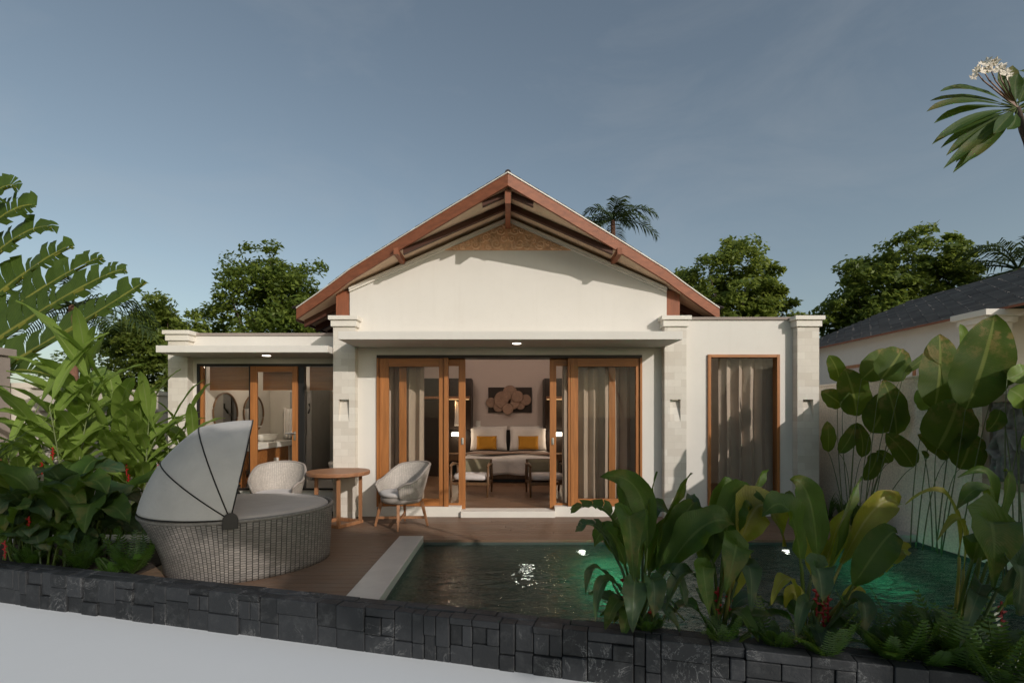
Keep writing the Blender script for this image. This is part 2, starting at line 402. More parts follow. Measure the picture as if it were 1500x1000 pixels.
def fern(mb, base, n=16, L=.45, spread=1.0, front=None):
    base = Vector(base)
    for k in range(n):
        az = (k/n)*2*math.pi + rng.uniform(-.25,.25); el = rng.uniform(.6, 1.25); l = L*rng.uniform(.7,1.15)
        d = Vector((math.cos(az)*math.cos(el), math.sin(az)*math.cos(el), math.sin(el)))
        p2 = base + Vector((math.cos(az)*l*spread*rng.uniform(.4,.8), math.sin(az)*l*spread*.6, l*rng.uniform(.45,1.05)))
        p1 = base + d*l*.62
        m_ = 17
        for i in range(2, m_+1):
            t = i/m_; c = bez(base, p1, p2, t); tg = ((p1-base)*(1-t)+(p2-p1)*t).normalized()
            sd = tg.cross(Vector((0,0,1)))
            sd = sd.normalized() if sd.length > 1e-3 else Vector((1,0,0))
            nn = sd.cross(tg)
            wl = l*.17*math.sin(math.pi*min(1, t**.7*.93))**.8 + .006; hb = l*.019
            for sg in (-1, 1):
                tip = c + sd*sg*wl + tg*wl*.45 - nn*wl*rng.uniform(-.05,.22)
                md = c + sd*sg*wl*.5 + tg*wl*.12
                mb.add([c - tg*hb, md - tg*hb*1.1, tip, md + tg*hb*1.2, c + tg*hb*.7], [(0,1,2,3,4)], [(.62,t)]*5)
        st = len(mb.f); mb.tube([bez(base,p1,p2,i/6) for i in range(7)], [.005-.0006*i for i in range(7)], 4)
        for fi in range(st, len(mb.f)): mb.uv[fi] = [(.5,.1)]*len(mb.f[fi])

def blades(mb, base, n, L, w=.012, spread=.8, zlo=.35):
    base = Vector(base)
    for k in range(n):
        az = rng.random()*6.283; l = L*rng.uniform(.6,1.15)
        o = Vector((math.cos(az), math.sin(az), 0))
        p0 = base + o*rng.random()*.05; p1 = base + o*l*.3*spread + Vector((0,0,l*.8)); p2 = base + o*l*spread*rng.uniform(.5,1) + Vector((0,0,l*rng.uniform(zlo,.95)))
        sd = Vector((-o.y, o.x, 0)); vs = []
        for i in range(6):
            t = i/5; c = bez(p0,p1,p2,t); h = w/2*(1-t**2)+.0008
            vs += [c - sd*h, c + sd*h]
        mb.add(vs, [(2*i,2*i+1,2*i+3,2*i+2) for i in range(5)])

def bracts(mb, p, n=5, L=.13, hang=True):
    """a hanging heliconia flower: zigzag of pointed red bracts"""
    p = Vector(p)
    for i in range(n):
        c = p + Vector((0,0,-L*i/n if hang else L*i/n)); sg = 1 if i % 2 else -1
        s = .019*(1-.08*i)
        mb.add([c + Vector((0,0,s)), c + Vector((sg*s*1.9,-s*.3,s*.55)), c + Vector((0,0,-s)), c + Vector((0,-s*.7,0)), c + Vector((0,s*.7,0))],
               [(0,1,3),(1,2,3),(0,4,1),(1,4,2),(0,3,2,4)])
    mb.tube([p + Vector((0,0,L*.25)), p - Vector((0,0,L))] if hang else [p - Vector((0,0,L*.5)), p + Vector((0,0,L))], .006, 5)

def make_tree(name, label, base, H, blobs, nclu, per, ls, mat, seed, group, tr=.13, flat=.45):
    r = random.Random(seed); base = Vector(base)
    root = thing(name, label, 'tree', base, group)
    tk = MB(); crown = MB()
    fork = base + Vector((r.uniform(-.2,.2), r.uniform(-.2,.2), H*.38))
    tk.tube([base, base*.5+fork*.5 + Vector((r.uniform(-.1,.1),0,0)), fork], [tr, tr*.8, tr*.7], 9)
    tot = sum(b[1][0]*b[1][1]*b[1][2] for b in blobs)
    for c, rad in blobs:
        c = Vector(c); k = max(4, int(nclu*(rad[0]*rad[1]*rad[2])/tot))
        for q in range(3):
            e = c + Vector((r.uniform(-.55,.55)*rad[0], r.uniform(-.55,.55)*rad[1], r.uniform(-.2,.55)*rad[2]))
            mid = fork*.5 + e*.5 + Vector((r.uniform(-.3,.3), r.uniform(-.3,.3), -.15))
            tk.tube([fork, mid, e], [tr*.5, tr*.3, tr*.08], 6)
        for q in range(k):
            d = Vector((r.gauss(0,1), r.gauss(0,1), r.gauss(0,1))).normalized()
            rr = r.uniform(.4,1.1)**.6
            cc = c + Vector((d.x*rad[0], d.y*rad[1], d.z*rad[2]))*rr
            cc += Vector([x*.6 for x in mnoise.noise_vector(cc*.9)])
            if q % 5 == 0: tk.tube([c*.5+cc*.5, cc], [tr*.1, tr*.03], 4)
            cr = r.uniform(.22,.5)*(.55 + .45*min(1.6, max(rad)/2))
            tilt = Vector((d.x*.5, d.y*.5, 1)).normalized()
            a = tilt.orthogonal().normalized(); b = tilt.cross(a)
            for j in range(per):
                th = r.random()*6.283; q2 = cr*math.sqrt(r.random())
                p = cc + a*math.cos(th)*q2 + b*math.sin(th)*q2 + tilt*r.gauss(0, cr*flat*.5) - tilt*q2*q2*.5
                nrm = (tilt + Vector((r.gauss(0,.55), r.gauss(0,.55), r.gauss(0,.4)))).normalized()
                u = nrm.orthogonal().normalized(); w = nrm.cross(u); t2 = r.random()*6.283
                l1 = u*math.cos(t2)+w*math.sin(t2); l2 = nrm.cross(l1); s = ls*r.uniform(.7,1.35)
                crown.add([p - l1*s*.5, p + l2*s*.24, p + l1*s*.5, p - l2*s*.24], [(0,1,2,3)])
    tk.build('trunk', M['bark'], root, smooth=True)
    crown.build('crown', mat, root)
    return root

def make_palm(name, label, base, top, nf, L, seed, azs=None, lean=0, tr=.11, lw=.05, nl=26, group=None):
    r = random.Random(seed); base = Vector(base); top = Vector(top)
    root = thing(name, label, 'palm tree', base, group)
    tk = MB()
    pts = [base.lerp(top, i/12) + Vector((lean*math.sin(i/12*3.14),0,0)) for i in range(13)]
    tk.tube(pts, [tr*(1.15-.35*i/12)*(1+.06*(i%2)) for i in range(13)], 10)
    cr = MB()
    for k in range(nf):
        az = (azs[k] if azs else k/nf*6.283 + r.uniform(-.3,.3)); el = r.uniform(.15,1.25) if k % 3 else r.uniform(-.25,.3); l = L*r.uniform(.8,1.1)
        o = Vector((math.cos(az), math.sin(az), 0))
        p0 = top; p1 = top + (o*math.cos(el) + Vector((0,0,math.sin(el))))*l*.6
        p2 = top + o*l*(.55+.4*math.cos(el)) + Vector((0,0, l*(.75*math.sin(el)-.42)))
        cr.tube([bez(p0,p1,p2,i/8) for i in range(9)], [.028*(1-.1*i) for i in range(9)], 4)
        for i in range(3, nl+1):
            t = i/nl; c = bez(p0,p1,p2,t); tg = ((p1-p0)*(1-t)+(p2-p1)*t).normalized()
            sd = tg.cross(Vector((0,0,1))).normalized(); nn = sd.cross(tg)
            ll = l*.33*math.sin(math.pi*(.12+.8*t))**.7
            for sg in (-1,1):
                dr = (sd*sg*.8 + tg*.6 + nn*r.uniform(-.15,.3)).normalized()
                m1 = c + dr*ll*.55; tip = c + dr*ll + Vector((0,0,-ll*r.uniform(.2,.5)))
                ww = tg*lw*.5
                cr.add([c-ww*.5, m1-ww, tip, m1+ww, c+ww*.5], [(0,1,2,3,4)])
    tk.build('trunk', M['palmbark'], root, smooth=True); cr.build('crown', M['palmleaf'], root)
    return root

exec_parts = []
# ================================================================== SETTING
PL = -0.268                                        # direction of the garden wall in plan
def wf(x): return 3.56 + PL*x                      # front face of the low stone wall
def wb(x): return 3.76 + PL*x                      # its back face
GZ = -.25
def ground():
    mb = MB(); x0,x1,y0,y1 = -1.06,5.15,2.0,6.43; B = 400
    for a,b,c,d in ((-B,x0,-B,B),(x1,B,-B,B),(x0,x1,-B,y0),(x0,x1,y1,B)):
        mb.add([(a,c,GZ),(b,c,GZ),(b,d,GZ),(a,d,GZ)], [(0,1,2,3)])
    struct(mb.build('ground', M['ground']))
    mb = MB(); mb.prism([(-9,wf(-9)+.05),(-9,wf(-9)-1.9),(9,wf(9)-1.9),(9,wf(9)+.05)], GZ+.008, -.21, 'z')
    struct(mb.build('pavement', M['pave']))
    mb = MB(); y = 3.0; xs = (-3.62, -1.362)
    w = .118
    while y < 7.9:
        if y < 6.42:
            # planks left of the pool, cut by the stone wall
            for a, b in ((xs[0], xs[1]),):
                yy = max(y, 0)
                lo = (3.80 - yy)/.268 + 0
                aa = max(a, (3.77 - yy)/.268)
                if aa < b-.05: mb.box(aa, b, yy, yy+w-.006, -.05, 0)
        else:
            cuts = sorted([-3.62, 4.79] + [rng.uniform(-3.3,4.4) for _ in range(2)])
            for a, b in zip(cuts, cuts[1:]):
                if b - a > .05: mb.box(a+.002, b-.002, y, y+w-.006, -.05, 0)
        y += w
    struct(mb.build('deck', M['deck']))
    mb = MB(); mb.prism([(-3.62,wb(-3.62)+.01),(-1.362,wb(-1.362)+.01),(-1.362,6.44),(-3.62,6.44)],-.2,-.055,'z'); mb.box(-3.62,4.79,6.46,7.9,-.2,-.055)
    struct(mb.build('deck_base', M['soil']))
    mb = MB(); mb.box(-1.055,4.79,6.425,6.455,-.16,-.002); struct(mb.build('deck_edge', M['deck']))
    # pool
    bx = lambda x: wb(x) + (.46 if x > .3 else 0.0)
    fp = [(-1.06, wb(-1.06)), (.6, wb(.6)), (.6, wb(.6)+.36), (5.15, wb(5.15)+.36), (5.15, 6.425), (-1.06, 6.425)]
    mb = MB()
    n = len(fp)
    mb.add([(x,y,-1.25) for x,y in fp] + [(x,y,-.03) for x,y in fp], [tuple(range(n))] + [(i,(i+1)%n,n+(i+1)%n,n+i) for i in range(n)])
    struct(mb.build('pool_basin', M['basin'], solid=.02))
    mb = MB(); mb.add([(x,y,-.06) for x,y in fp], [tuple(range(n))])
    struct(mb.build('water', M['water']))
    mb = MB(); mb.box(-1.36,-1.06,wb(-1.2)+.02,6.43,-.2,.05); struct(mb.build('pool_coping', M['coping'], bevel=.008))
    mb = MB(); mb.box(4.42,5.14,6.43,6.75,-.2,.06); struct(mb.build('pool_ledge', M['coping'], bevel=.008))
    mb = MB(); mb.prism([(.6,wb(.6)+.005),(5.14,wb(5.14)+.005),(5.14,wb(5.14)+.355),(.6,wb(.6)+.355)], -.6, -.02, 'z')
    mb.prism([(-9,wb(-9)+.005),(-3.63,wb(-3.63)+.005),(-3.63,6.25),(-9,6.25)], GZ+.01, .01, 'z')
    mb.box(4.795,5.14,6.76,7.9,GZ+.01,.0)
    struct(mb.build('soil_bed', M['soil']))
    mb = MB(); mb.box(-6.45,-3.7,6.26,6.5,GZ+.01,.05); struct(mb.build('stone_edging', M['coping'], bevel=.006))
    mb = MB(); mb.box(-6.45,-3.64,6.505,8.25,GZ+.01,.0); mb.box(-6.45,-5.45,8.25,12,GZ+.01,.0); struct(mb.build('lawn_base', M['ground']))
    mb = MB()
    for k in range(9000):
        x = rng.uniform(-6.4,-3.68); y = rng.uniform(6.52,8.15)
        h = rng.uniform(.05,.13); a = rng.random()*6.28; dx, dy = math.cos(a)*.006, math.sin(a)*.006; lx, ly = rng.gauss(0,.035), rng.gauss(0,.035)
        mb.add([(x-dx,y-dy,0),(x+dx,y+dy,0),(x+lx*.5+dx*.6,y+ly*.5+dy*.6,h*.6),(x+lx,y+ly,h),(x+lx*.5-dx*.6,y+ly*.5-dy*.6,h*.6)], [(0,1,2,3,4)])
    stuff(mb.build('grass', M['grass']), 'green lawn grass between the left planting and the bathroom wing', 'grass')
ground()

def pool_lamps():
    spots = [((.92,6.37,-.30), 'round lit underwater lamp in the back wall of the pool left of the tall plants', 'y'),
             ((3.45,6.37,-.30), 'round lit underwater lamp in the back wall of the pool below the right window', 'y'),
             ((.22,6.37,-1.0), 'round lit underwater lamp low in the back wall of the pool, nearest the coping', 'y')]
    for p, lab, ax in spots:
        root = thing('pool_lamp', lab, 'pool lamp', p, 'underwater pool lamps')
        b = MB(); r = MB()
        if ax == 'z':
            b.lathe([(.07,0),(.07,.012)], 20, p); r.lathe([(.095,0),(.095,.008),(.072,.008),(.072,0)], 20, p)
        else:
            for mbx, rr, dd in ((b,.03,.03),(r,.045,.02)):
                vs = [(p[0]+rr*math.cos(t*6.283/20), p[1]-q*dd, p[2]+rr*math.sin(t*6.283/20)) for q in (0,1) for t in range(20)]
                mbx.add(vs, [tuple(range(20)), tuple(range(39,19,-1))] + [(t,(t+1)%20,20+(t+1)%20,20+t) for t in range(20)])
        b.build('lens', M['poollamp'], root); r.build('rim', M['steel'], root)
pool_lamps()

def stone_wall():
    root = thing('garden_wall', 'low dark slate block wall running across the foreground', 'wall', (0, wf(0), -.21))
    mb = MB(); d = Vector((1,PL,0)).normalized(); nrm = Vector((d.y,-d.x,0))
    o = Vector((0,wf(0),0))
    def blk(s0,s1,z0,z1,out,back):
        a = o + d*s0; b = o + d*s1
        q = [a+nrm*out, b+nrm*out, b-nrm*back, a-nrm*back]
        vs = [(p.x,p.y,z0) for p in q] + [(p.x,p.y,z1) for p in q]
        mb.add(vs, [(3,2,1,0),(4,5,6,7),(0,1,5,4),(1,2,6,5),(2,3,7,6),(3,0,4,7)])
    s = -8.2; g = .0022
    r = random.Random(5)
    while s < 5.6:
        w = r.choice((.13,.17,.2,.24,.3,.36))
        kind = r.random()
        zt = .12
        def ro(): return r.choice((0,.004,.011,.02))
        if kind < .35:                       # one tall block over a low one
            zm = r.choice((-.06,-.09,.0))
            blk(s+g,s+w-g,zm+g,zt+r.choice((0,-.004,-.008)),ro(),.09); blk(s+g,s+w-g,-.23,zm-g,ro(),.09)
        elif kind < .7:                      # thin cap, block, base
            zm = r.choice((.055,.07)); zl = r.choice((-.08,-.05))
            blk(s+g,s+w-g,zm+g,zt,ro(),.09); blk(s+g,s+w*.55-g,zl+g,zm-g,ro(),.09); blk(s+w*.55+g,s+w-g,zl+g,zm-g,ro(),.09); blk(s+g,s+w-g,-.23,zl-g,ro(),.09)
        else:
            m = r.uniform(.35,.65)
            for a,b in ((0,m),(m,1)):
                zl = r.choice((-.1,-.07,-.03))
                blk(s+w*a+g,s+w*b-g,zl+g,zt-r.choice((0,.005)),ro(),.09); blk(s+w*a+g,s+w*b-g,-.23,zl-g,ro(),.09)
        s += w
    # top course at the back
    s = -8.2
    while s < 5.6:
        w = r.choice((.18,.24,.3,.4)); blk(s+g, s+w-g, -.15, .115+r.choice((0,.003,.006)), -.093-r.choice((0,.004)), .19); s += w
    mb.build('blocks', M['slate'], root, bevel=.007)
stone_wall()

# ================================================================== VILLA
VI = thing('villa', 'white single storey villa with red brown gable roof and open sliding doors', 'house', (0,7.9,0))
YW = 7.9
def villa():
    pb = lambda name, mat, mb, **k: mb.build(name, mat, VI, **k)
    # --- main walls
    w = MB()
    w.box(-2.63,-2.022,YW,8.06,0,2.487); w.box(2.066,2.69,YW,8.06,0,2.487)
    w.prism([(-2.44,2.487),(2.45,2.487),(2.45,3.53),(0,4.60),(-2.44,3.53)], YW, 8.06)
    w.box(-2.64,-2.5,8.06,13.1,0,3.6); w.box(2.5,2.64,8.06,13.1,0,3.6); w.box(-2.64,2.64,13.1,13.24,0,3.6)
    pb('wall', M['plaster'], w)
    # --- right wing
    w = MB(); x0,x1,z0,z1 = 3.086,4.192,.17,2.497
    w.box(2.69,x0,YW+.02,8.06,0,3.03); w.box(x1,4.79,YW+.02,8.06,0,3.03); w.box(x0,x1,YW+.02,8.06,z1,3.03); w.box(x0,x1,YW+.02,8.06,0,z0)
    w.box(4.66,4.79,8.06,11.2,0,3.03); w.box(2.64,4.66,11.06,11.2,0,3.03)
    pb('wing_wall', M['plaster'], w)
    c = MB(); c.box(2.72,4.80,YW-.005,8.10,3.032,3.075); pb('parapet_coping', M['taupe'], c)
    c = MB(); c.box(2.64,4.66,8.06,11.06,2.85,3.0); pb('wing_ceiling', M['ceiling'], c)
    # --- left (bathroom) wing
    YL = 8.3
    w = MB()
    w.box(-5.30,-5.035,YL,8.45,0,2.395); w.box(-5.30,-2.64,YL,8.45,2.395,2.845); w.box(-5.035,-2.64,YL+.03,8.45,0,.33)
    w.box(-5.30,-5.0,8.45,10.9,0,2.845); w.box(-5.30,-2.64,10.75,10.9,0,2.845)
    pb('bathroom_wing_wall', M['plaster'], w)
    c = MB(); c.box(-5.15,-2.66,YL-.02,8.5,2.848,2.89); pb('parapet_coping', M['taupe'], c)
    # --- plinth and threshold
    p = MB(); p.box(-2.0,-.72,7.86,8.1,0,.155); p.box(.72,2.05,7.86,8.1,0,.155); p.box(-.72,.72,7.80,8.1,0,.095)
    pb('plinth', M['trim'], p, bevel=.005)
    # --- pillars
    def pillar(x0,x1,y,zt,niche=True):
        pm = MB(); yd = y+.08; zb = zt-.16
        if niche:
            n0,n1 = x0+.085, x1-.09; a,b = 1.47,1.80
            pm.box(x0,x1,yd,y+.27,0,zb); pm.box(x0,n0,y,yd,0,zb); pm.box(n1,x1,y,yd,0,zb); pm.box(n0,n1,y,yd,0,a); pm.box(n0,n1,y,yd,b,zb)
            pm.add([(n0,y+.004,a),(n1,y+.004,a),(n1,yd-.005,b),(n0,yd-.005,b)], [(0,1,2,3)])
        else:
            pm.box(x0,x1,y,y+.27,0,zb)
        o = pb('pillar', M['clad'], pm)
        cp = MB(); cp.box(x0-.03,x1+.03,y-.03,y+.30,zb+.001,zt-.062); cp.box(x0-.06,x1+.06,y-.06,y+.33,zt-.0615,zt)
        cp.build('cap', M['trim'], o, bevel=.004)
        if niche:
            l = MB(); l.box(n0+.03,n1-.03,y+.03,y+.055,b-.012,b-.002); l.build('niche_lamp', M['steel'], o)
    pillar(-2.645,-2.315,7.75,3.06); pillar(2.372,2.703,7.75,3.06); pillar(4.40,4.73,7.78,3.065); pillar(-5.41,-5.10,8.15,2.905,False)
    # --- canopies
    def canopy(x0,x1,y0,y1,z0,z1,lx):
        c = MB(); c.box(x0,x1,y0,y1,z0,z1); o = pb('canopy', M['plaster'], c, bevel=.004)
        d = MB(); d.lathe([(.062,z0-.012),(.062,z0-.002)], 24, (lx, y0+.35, 0)); d.build('downlight', M['lamp'], o)
        t = MB(); t.lathe([(.078,z0-.008),(.078,z0-.001)], 24, (lx, y0+.35, 0)); t.build('downlight_rim', M['steel'], o)
    canopy(-2.344,2.41,7.06,7.898,2.605,2.718,.128); canopy(-5.20,-2.66,7.56,8.298,2.488,2.59,-3.73)
    # --- roof
    prof = [(0,0),(.78,.338),(1.526,.669),(2.0,.887),(2.376,1.059),(2.70,1.247),(3.0,1.41),(3.31,1.571)]
    Z0 = 4.647
    def zr(x):
        x = abs(x)
        for (a,da),(b,db) in zip(prof, prof[1:]):
            if x <= b: return Z0 - (da + (db-da)*(x-a)/(b-a))
        return Z0 - prof[-1][1]
    yf = lambda x: 6.85 + .35*abs(x)
    xs = sorted({s*x for x,_ in prof for s in (-1,1)})
    def slab(mb, lo, hi, dy, y1=14.6):
        n = len(xs); vs = []
        for x in xs: vs += [(x,yf(x)+dy,zr(x)+lo),(x,y1,zr(x)+lo),(x,yf(x)+dy,zr(x)+hi),(x,y1,zr(x)+hi)]
        fs = []
        for i in range(n-1):
            a, b = i*4, i*4+4
            fs += [(a,a+1,b+1,b),(a+2,b+2,b+3,a+3),(a,b,b+2,a+2),(a+1,a+3,b+3,b+1)]
        fs += [(0,2,3,1), ((n-1)*4,(n-1)*4+1,(n-1)*4+3,(n-1)*4+2)]
        mb.add(vs, fs)
    t = MB()
    # roof tiles in overlapping courses down each slope
    for sg in (-1,1):
        K = 26
        for k in range(K):
            xa, xb = 3.35*k/K, 3.35*(k+1)/K + .04
            for j in range(30):
                y0 = 14.6 - (14.6 - 6.8)*(j+1)/30; y1 = 14.6 - (14.6-6.8)*j/30 - .006
                fa, fb = yf(xa)-.008, yf(xb)-.008
                if y1 < max(fa,fb) - .2: continue
                ya = max(y0, fa); yb = max(y0, fb)
                if ya >= y1 or yb >= y1: continue
                za, zb = zr(xa)+.176, zr(min(xb,3.31))+.182
                t.add([(sg*xa,ya,za),(sg*xb,yb,zb),(sg*xb,y1,zb),(sg*xa,y1,za),(sg*xa,ya,za-.012),(sg*xb,yb,zb-.016),(sg*xb,y1,zb-.016),(sg*xa,y1,za-.012)],
                      [(0,1,2,3),(7,6,5,4),(0,4,5,1),(1,5,6,2),(2,6,7,3),(3,7,4,0)])
    roof = pb('roof', M['dtile'], t)
    s = MB(); slab(s, .002, .155, .055); s.build('soffit', M['soffit'], roof)
    rt = MB(); rt.tube([(0,6.86,Z0+.165),(0,14.6,Z0+.165)], .042, 8); rt.build('ridge_tile', M['dtile'], roof)
    for sg in (-1,1):
        b = MB(); pts = [x for x,_ in prof]
        for dz0, dz1, f0, f1, nm, mt in ((-.012,.152,0,.05,'bargeboard','red'),(.1525,.170,-.012,.052,'trim_strip','trim')):
            b = MB(); vs = []
            for x in pts: 
                y = yf(x); vs += [(sg*x,y+f0,zr(x)+dz0),(sg*x,y+f0,zr(x)+dz1),(sg*x,y+f1,zr(x)+dz1),(sg*x,y+f1,zr(x)+dz0)]
            n = len(pts)
            fs = [(i*4+j, i*4+(j+1)%4, i*4+4+(j+1)%4, i*4+4+j) for i in range(n-1) for j in range(4)] + [(0,1,2,3),((n-1)*4+3,(n-1)*4+2,(n-1)*4+1,(n-1)*4)]
            b.add(vs, fs)
            b.build(nm, M[mt], roof, fix=True)
        f = MB(); x = 3.31; f.box(min(sg*x,sg*(x+.03)),max(sg*x,sg*(x+.03)),yf(x)+.06,14.6,zr(x)-.03,zr(x)+.16); f.build('eave_board', M['rafter'], roof)
        def raft(y, xa, xb, h=.11, w=.07):
            q = [x for x in pts if xa < x < xb]; q = [xa] + q + [xb]
            r_ = MB(); vs = []
            for x in q: vs += [(sg*x,y,zr(x)-h),(sg*x,y,zr(x)+.001),(sg*x,y+w,zr(x)+.001),(sg*x,y+w,zr(x)-h)]
            n = len(q)
            r_.add(vs, [(i*4+j, i*4+(j+1)%4, i*4+4+(j+1)%4, i*4+4+j) for i in range(n-1) for j in range(4)] + [(0,1,2,3),((n-1)*4+3,(n-1)*4+2,(n-1)*4+1,(n-1)*4)])
            r_.build('rafter', M['rafter'], roof, fix=True)
        raft(7.02,.05,.35,.07); raft(7.42,.04,1.52,.085); raft(8.25,2.66,3.28); raft(8.75,2.66,3.28); raft(9.3,2.66,3.28); raft(9.9,2.66,3.28); raft(10.5,2.66,3.28)
        k = MB(); k.box(min(sg*1.575,sg*1.645),max(sg*1.575,sg*1.645),7.36,YW-.002,3.875,3.965); k.build('lookout_beam', M['redv'], roof)
        po = MB(); po.box(min(sg*2.452,sg*2.655),max(sg*2.452,sg*2.655),YW+.01,8.2,3.06,zr(2.55)-.002); po.build('corner_post', M['redv'], roof)
        # cornice below the roof line
        for (p0,p1,out) in ((-.028,.005,.06),(-.058,-.030,.04)):
            c = MB(); xe = 2.44; m_ = 1
            c.add([(0,YW-out,4.585+p0),(sg*xe,YW-out,3.515+p0),(sg*xe,YW-out,3.515+p1),(0,YW-out,4.585+p1),(0,YW-.002,4.585+p0),(sg*xe,YW-.002,3.515+p0),(sg*xe,YW-.002,3.515+p1),(0,YW-.002,4.585+p1)],
                  [(0,1,2,3),(7,6,5,4),(0,4,5,1),(1,5,6,2),(2,6,7,3),(3,7,4,0)])
            c.build('cornice', M['trim'], roof, fix=True)
    k = MB(); k.box(-.038,.038,6.93,YW-.002,Z0-.22,Z0-.03); k.build('ridge_beam', M['redv'], roof)
    for xa,za in ((-2.66,2.7),(2.645,2.9)): g = MB(); g.box(xa,xa+.015,8.06,13.2,za,3.6); g.build('side_gable_cladding', M['brick'], VI)
    # --- gable carving
    gr = MB(); tri = [(-.98,4.10),(.98,4.10),(.62,4.245),(.3,4.41),(.1,4.545),(0,4.565),(-.1,4.545),(-.3,4.41),(-.62,4.245)]
    gr.prism(tri, YW-.022, YW-.001); base = pb('gable_carving', M['carvedark'], gr, fix=True)
    sc = MB()
    def scroll(cx, cz, r0, turns, dirn, a0, th=.016):
        pts = []; n = int(turns*18)
        for i in range(n+1):
            t = i/n; a = a0 + dirn*turns*6.283*t; r = r0*(1-t*.88)
            pts.append((cx + r*math.cos(a), YW-.028, cz + r*math.sin(a)))
        sc.tube(pts, [th*(1-.5*i/n) for i in range(n+1)], 6)
    for sg in (-1,1):
        for cx, cz, r0, tn in ((.50,4.185,.078,1.6),(.50,4.185,.03,1),(.18,4.20,.085,1.5),(.33,4.30,.065,1.4),(.11,4.40,.07,1.4),(.70,4.155,.045,1.4),(.30,4.15,.045,1.2),(.06,4.28,.055,1.3),(.82,4.13,.028,1.2),(.40,4.245,.04,1.2),(.22,4.40,.045,1.2),(.05,4.49,.04,1.2),(.62,4.20,.03,1.2),(.10,4.14,.035,1.1)):
            scroll(sg*cx, cz, r0, tn, sg, (math.pi if sg > 0 else 0)+rng.uniform(-.6,.6))
        for k in range(34):
            x = rng.uniform(.03,.85); zt = 4.10 + (4.55-4.10)*(1-x/.98)*.9; z = rng.uniform(4.115, max(4.12, zt-.02)); a = rng.random()*6.28; l = rng.uniform(.025,.06)
            p = Vector((sg*x,YW-.026,z)); d = Vector((math.cos(a),0,math.sin(a)))*l; q = Vector((-d.z,0,d.x))*.35
            sc.add([p-d, p+q+Vector((0,.006,0)), p+d, p-q+Vector((0,.006,0)), p+Vector((0,-.016,0))], [(0,4,1),(1,4,2),(2,4,3),(3,4,0)])
    sc.build('scrollwork', M['carve'], base, smooth=True)
    # --- big door opening: frame, windows, sliding leaves
    T, TH = M['teak'], M['teakh']
    for xa,xb in ((-2.022,-1.99),(2.034,2.066)): f = MB(); f.box(xa,xb,7.875,8.1,.155,2.44); pb('door_jamb', T, f)
    f = MB(); f.box(-2.022,2.066,7.88,8.12,2.441,2.487); pb('door_head', M['walnut'], f)
    def leafpanel(name, x0,x1,y,z0,z1,sl,sr,top,bot,th=.05,handle=None):
        fr = MB(); fr.box(x0,x0+sl,y,y+th,z0,z1); fr.box(x1-sr,x1,y,y+th,z0,z1)
        o = pb(name, T, fr, bevel=.003)
        for za,zb in ((z1-top,z1-.001),(z0+.001,z0+bot)): rl = MB(); rl.box(x0+sl+.0005,x1-sr-.0005,y+.002,y+th-.002,za,zb); rl.build('rail', TH, o, bevel=.003)
        g = MB(); g.box(x0+sl-.005,x1-sr+.005,y+th/2-.003,y+th/2+.003,z0+bot-.005,z1-top+.005); g.build('pane', M['glass'], o)
        if handle:
            h = MB(); h.lathe([(.001,0),(.018,.004),(.02,.02),(.02,.09),(.018,.106),(.001,.11)], 12, (handle,y-.004,1.1), 1, .35); h.build('handle', M['steel'], o)
    leafpanel('fixed_window', -1.985,-.99,7.90,.158,2.44,.145,.075,.13,.115)
    leafpanel('fixed_window', .965,2.03,7.90,.158,2.44,.12,.055,.13,.115)
    po = MB(); po.box(-.985,-.92,7.872,7.97,.05,2.44); pb('door_post', T, po, bevel=.003); po = MB(); po.box(.96-.03,.96,7.90,7.97,.158,2.44); pb('door_post', T, po, bevel=.003)
    leafpanel('sliding_door', -1.70,-.665,8.00,.097,2.44,.11,.105,.11,.09,handle=-.712)
    leafpanel('sliding_door', .655,1.68,8.00,.097,2.44,.10,.10,.11,.09,handle=.70)
    # --- right wing window
    f = MB(); x0,x1,z0,z1 = 3.086,4.192,.17,2.497
    f.box(x0,x0+.045,7.885,8.02,z0,z1); f.box(x1-.045,x1,7.885,8.02,z0,z1); wdo = pb('tall_window', T, f, bevel=.003)
    for za,zb in ((z1-.045,z1-.001),(z0+.001,z0+.045)): f = MB(); f.box(x0+.046,x1-.046,7.887,8.02,za,zb); f.build('rail', TH, wdo, bevel=.003)
    g = MB(); g.box(x0+.04,x1-.04,7.95,7.956,z0+.04,z1-.04); g.build('pane', M['glass'], wdo)
    # --- bathroom glazing
    YL = 8.3; z0,z1 = .345,2.39
    k = MB(); k.box(-5.033,-2.65,8.28,8.40,z1-.035,z1+.003); k.box(-5.033,-4.99,8.28,8.40,z0,z1-.036); k.box(-4.2,-4.165,8.30,8.38,z0,z1-.036); k.box(-3.40,-3.30,8.30,8.38,z0,z1-.036); k.box(-4.989,-2.65,8.30,8.38,z0,z0+.03)
    pb('bathroom_frame', M['black'], k, bevel=.003)
    k = MB(); k.box(-4.989,-4.945,8.305,8.365,z0+.031,z1-.037); pb('bathroom_window_stile', T, k)
    for xa,xb in ((-4.944,-4.201),(-3.299,-2.65)): g = MB(); g.box(xa,xb,8.335,8.341,z0+.031,z1-.037); pb('bathroom_pane', M['glass'], g)
    d = MB(); x0,x1 = -4.163,-3.402; d.box(x0,x0+.105,8.27,8.32,z0-.06,z1-.04); d.box(x1-.085,x1,8.27,8.32,z0+.033,z1-.04)
    do = pb('bathroom_door', T, d, bevel=.003)
    for za,zb in ((z1-.13,z1-.041),(z0+.033,z0+.15)): r_ = MB(); r_.box(x0+.1055,x1-.0855,8.272,8.318,za,zb); r_.build('rail', TH, do)
    g = MB(); g.box(x0+.1,x1-.08,8.293,8.299,z0+.14,z1-.12); g.build('pane', M['glass'], do)
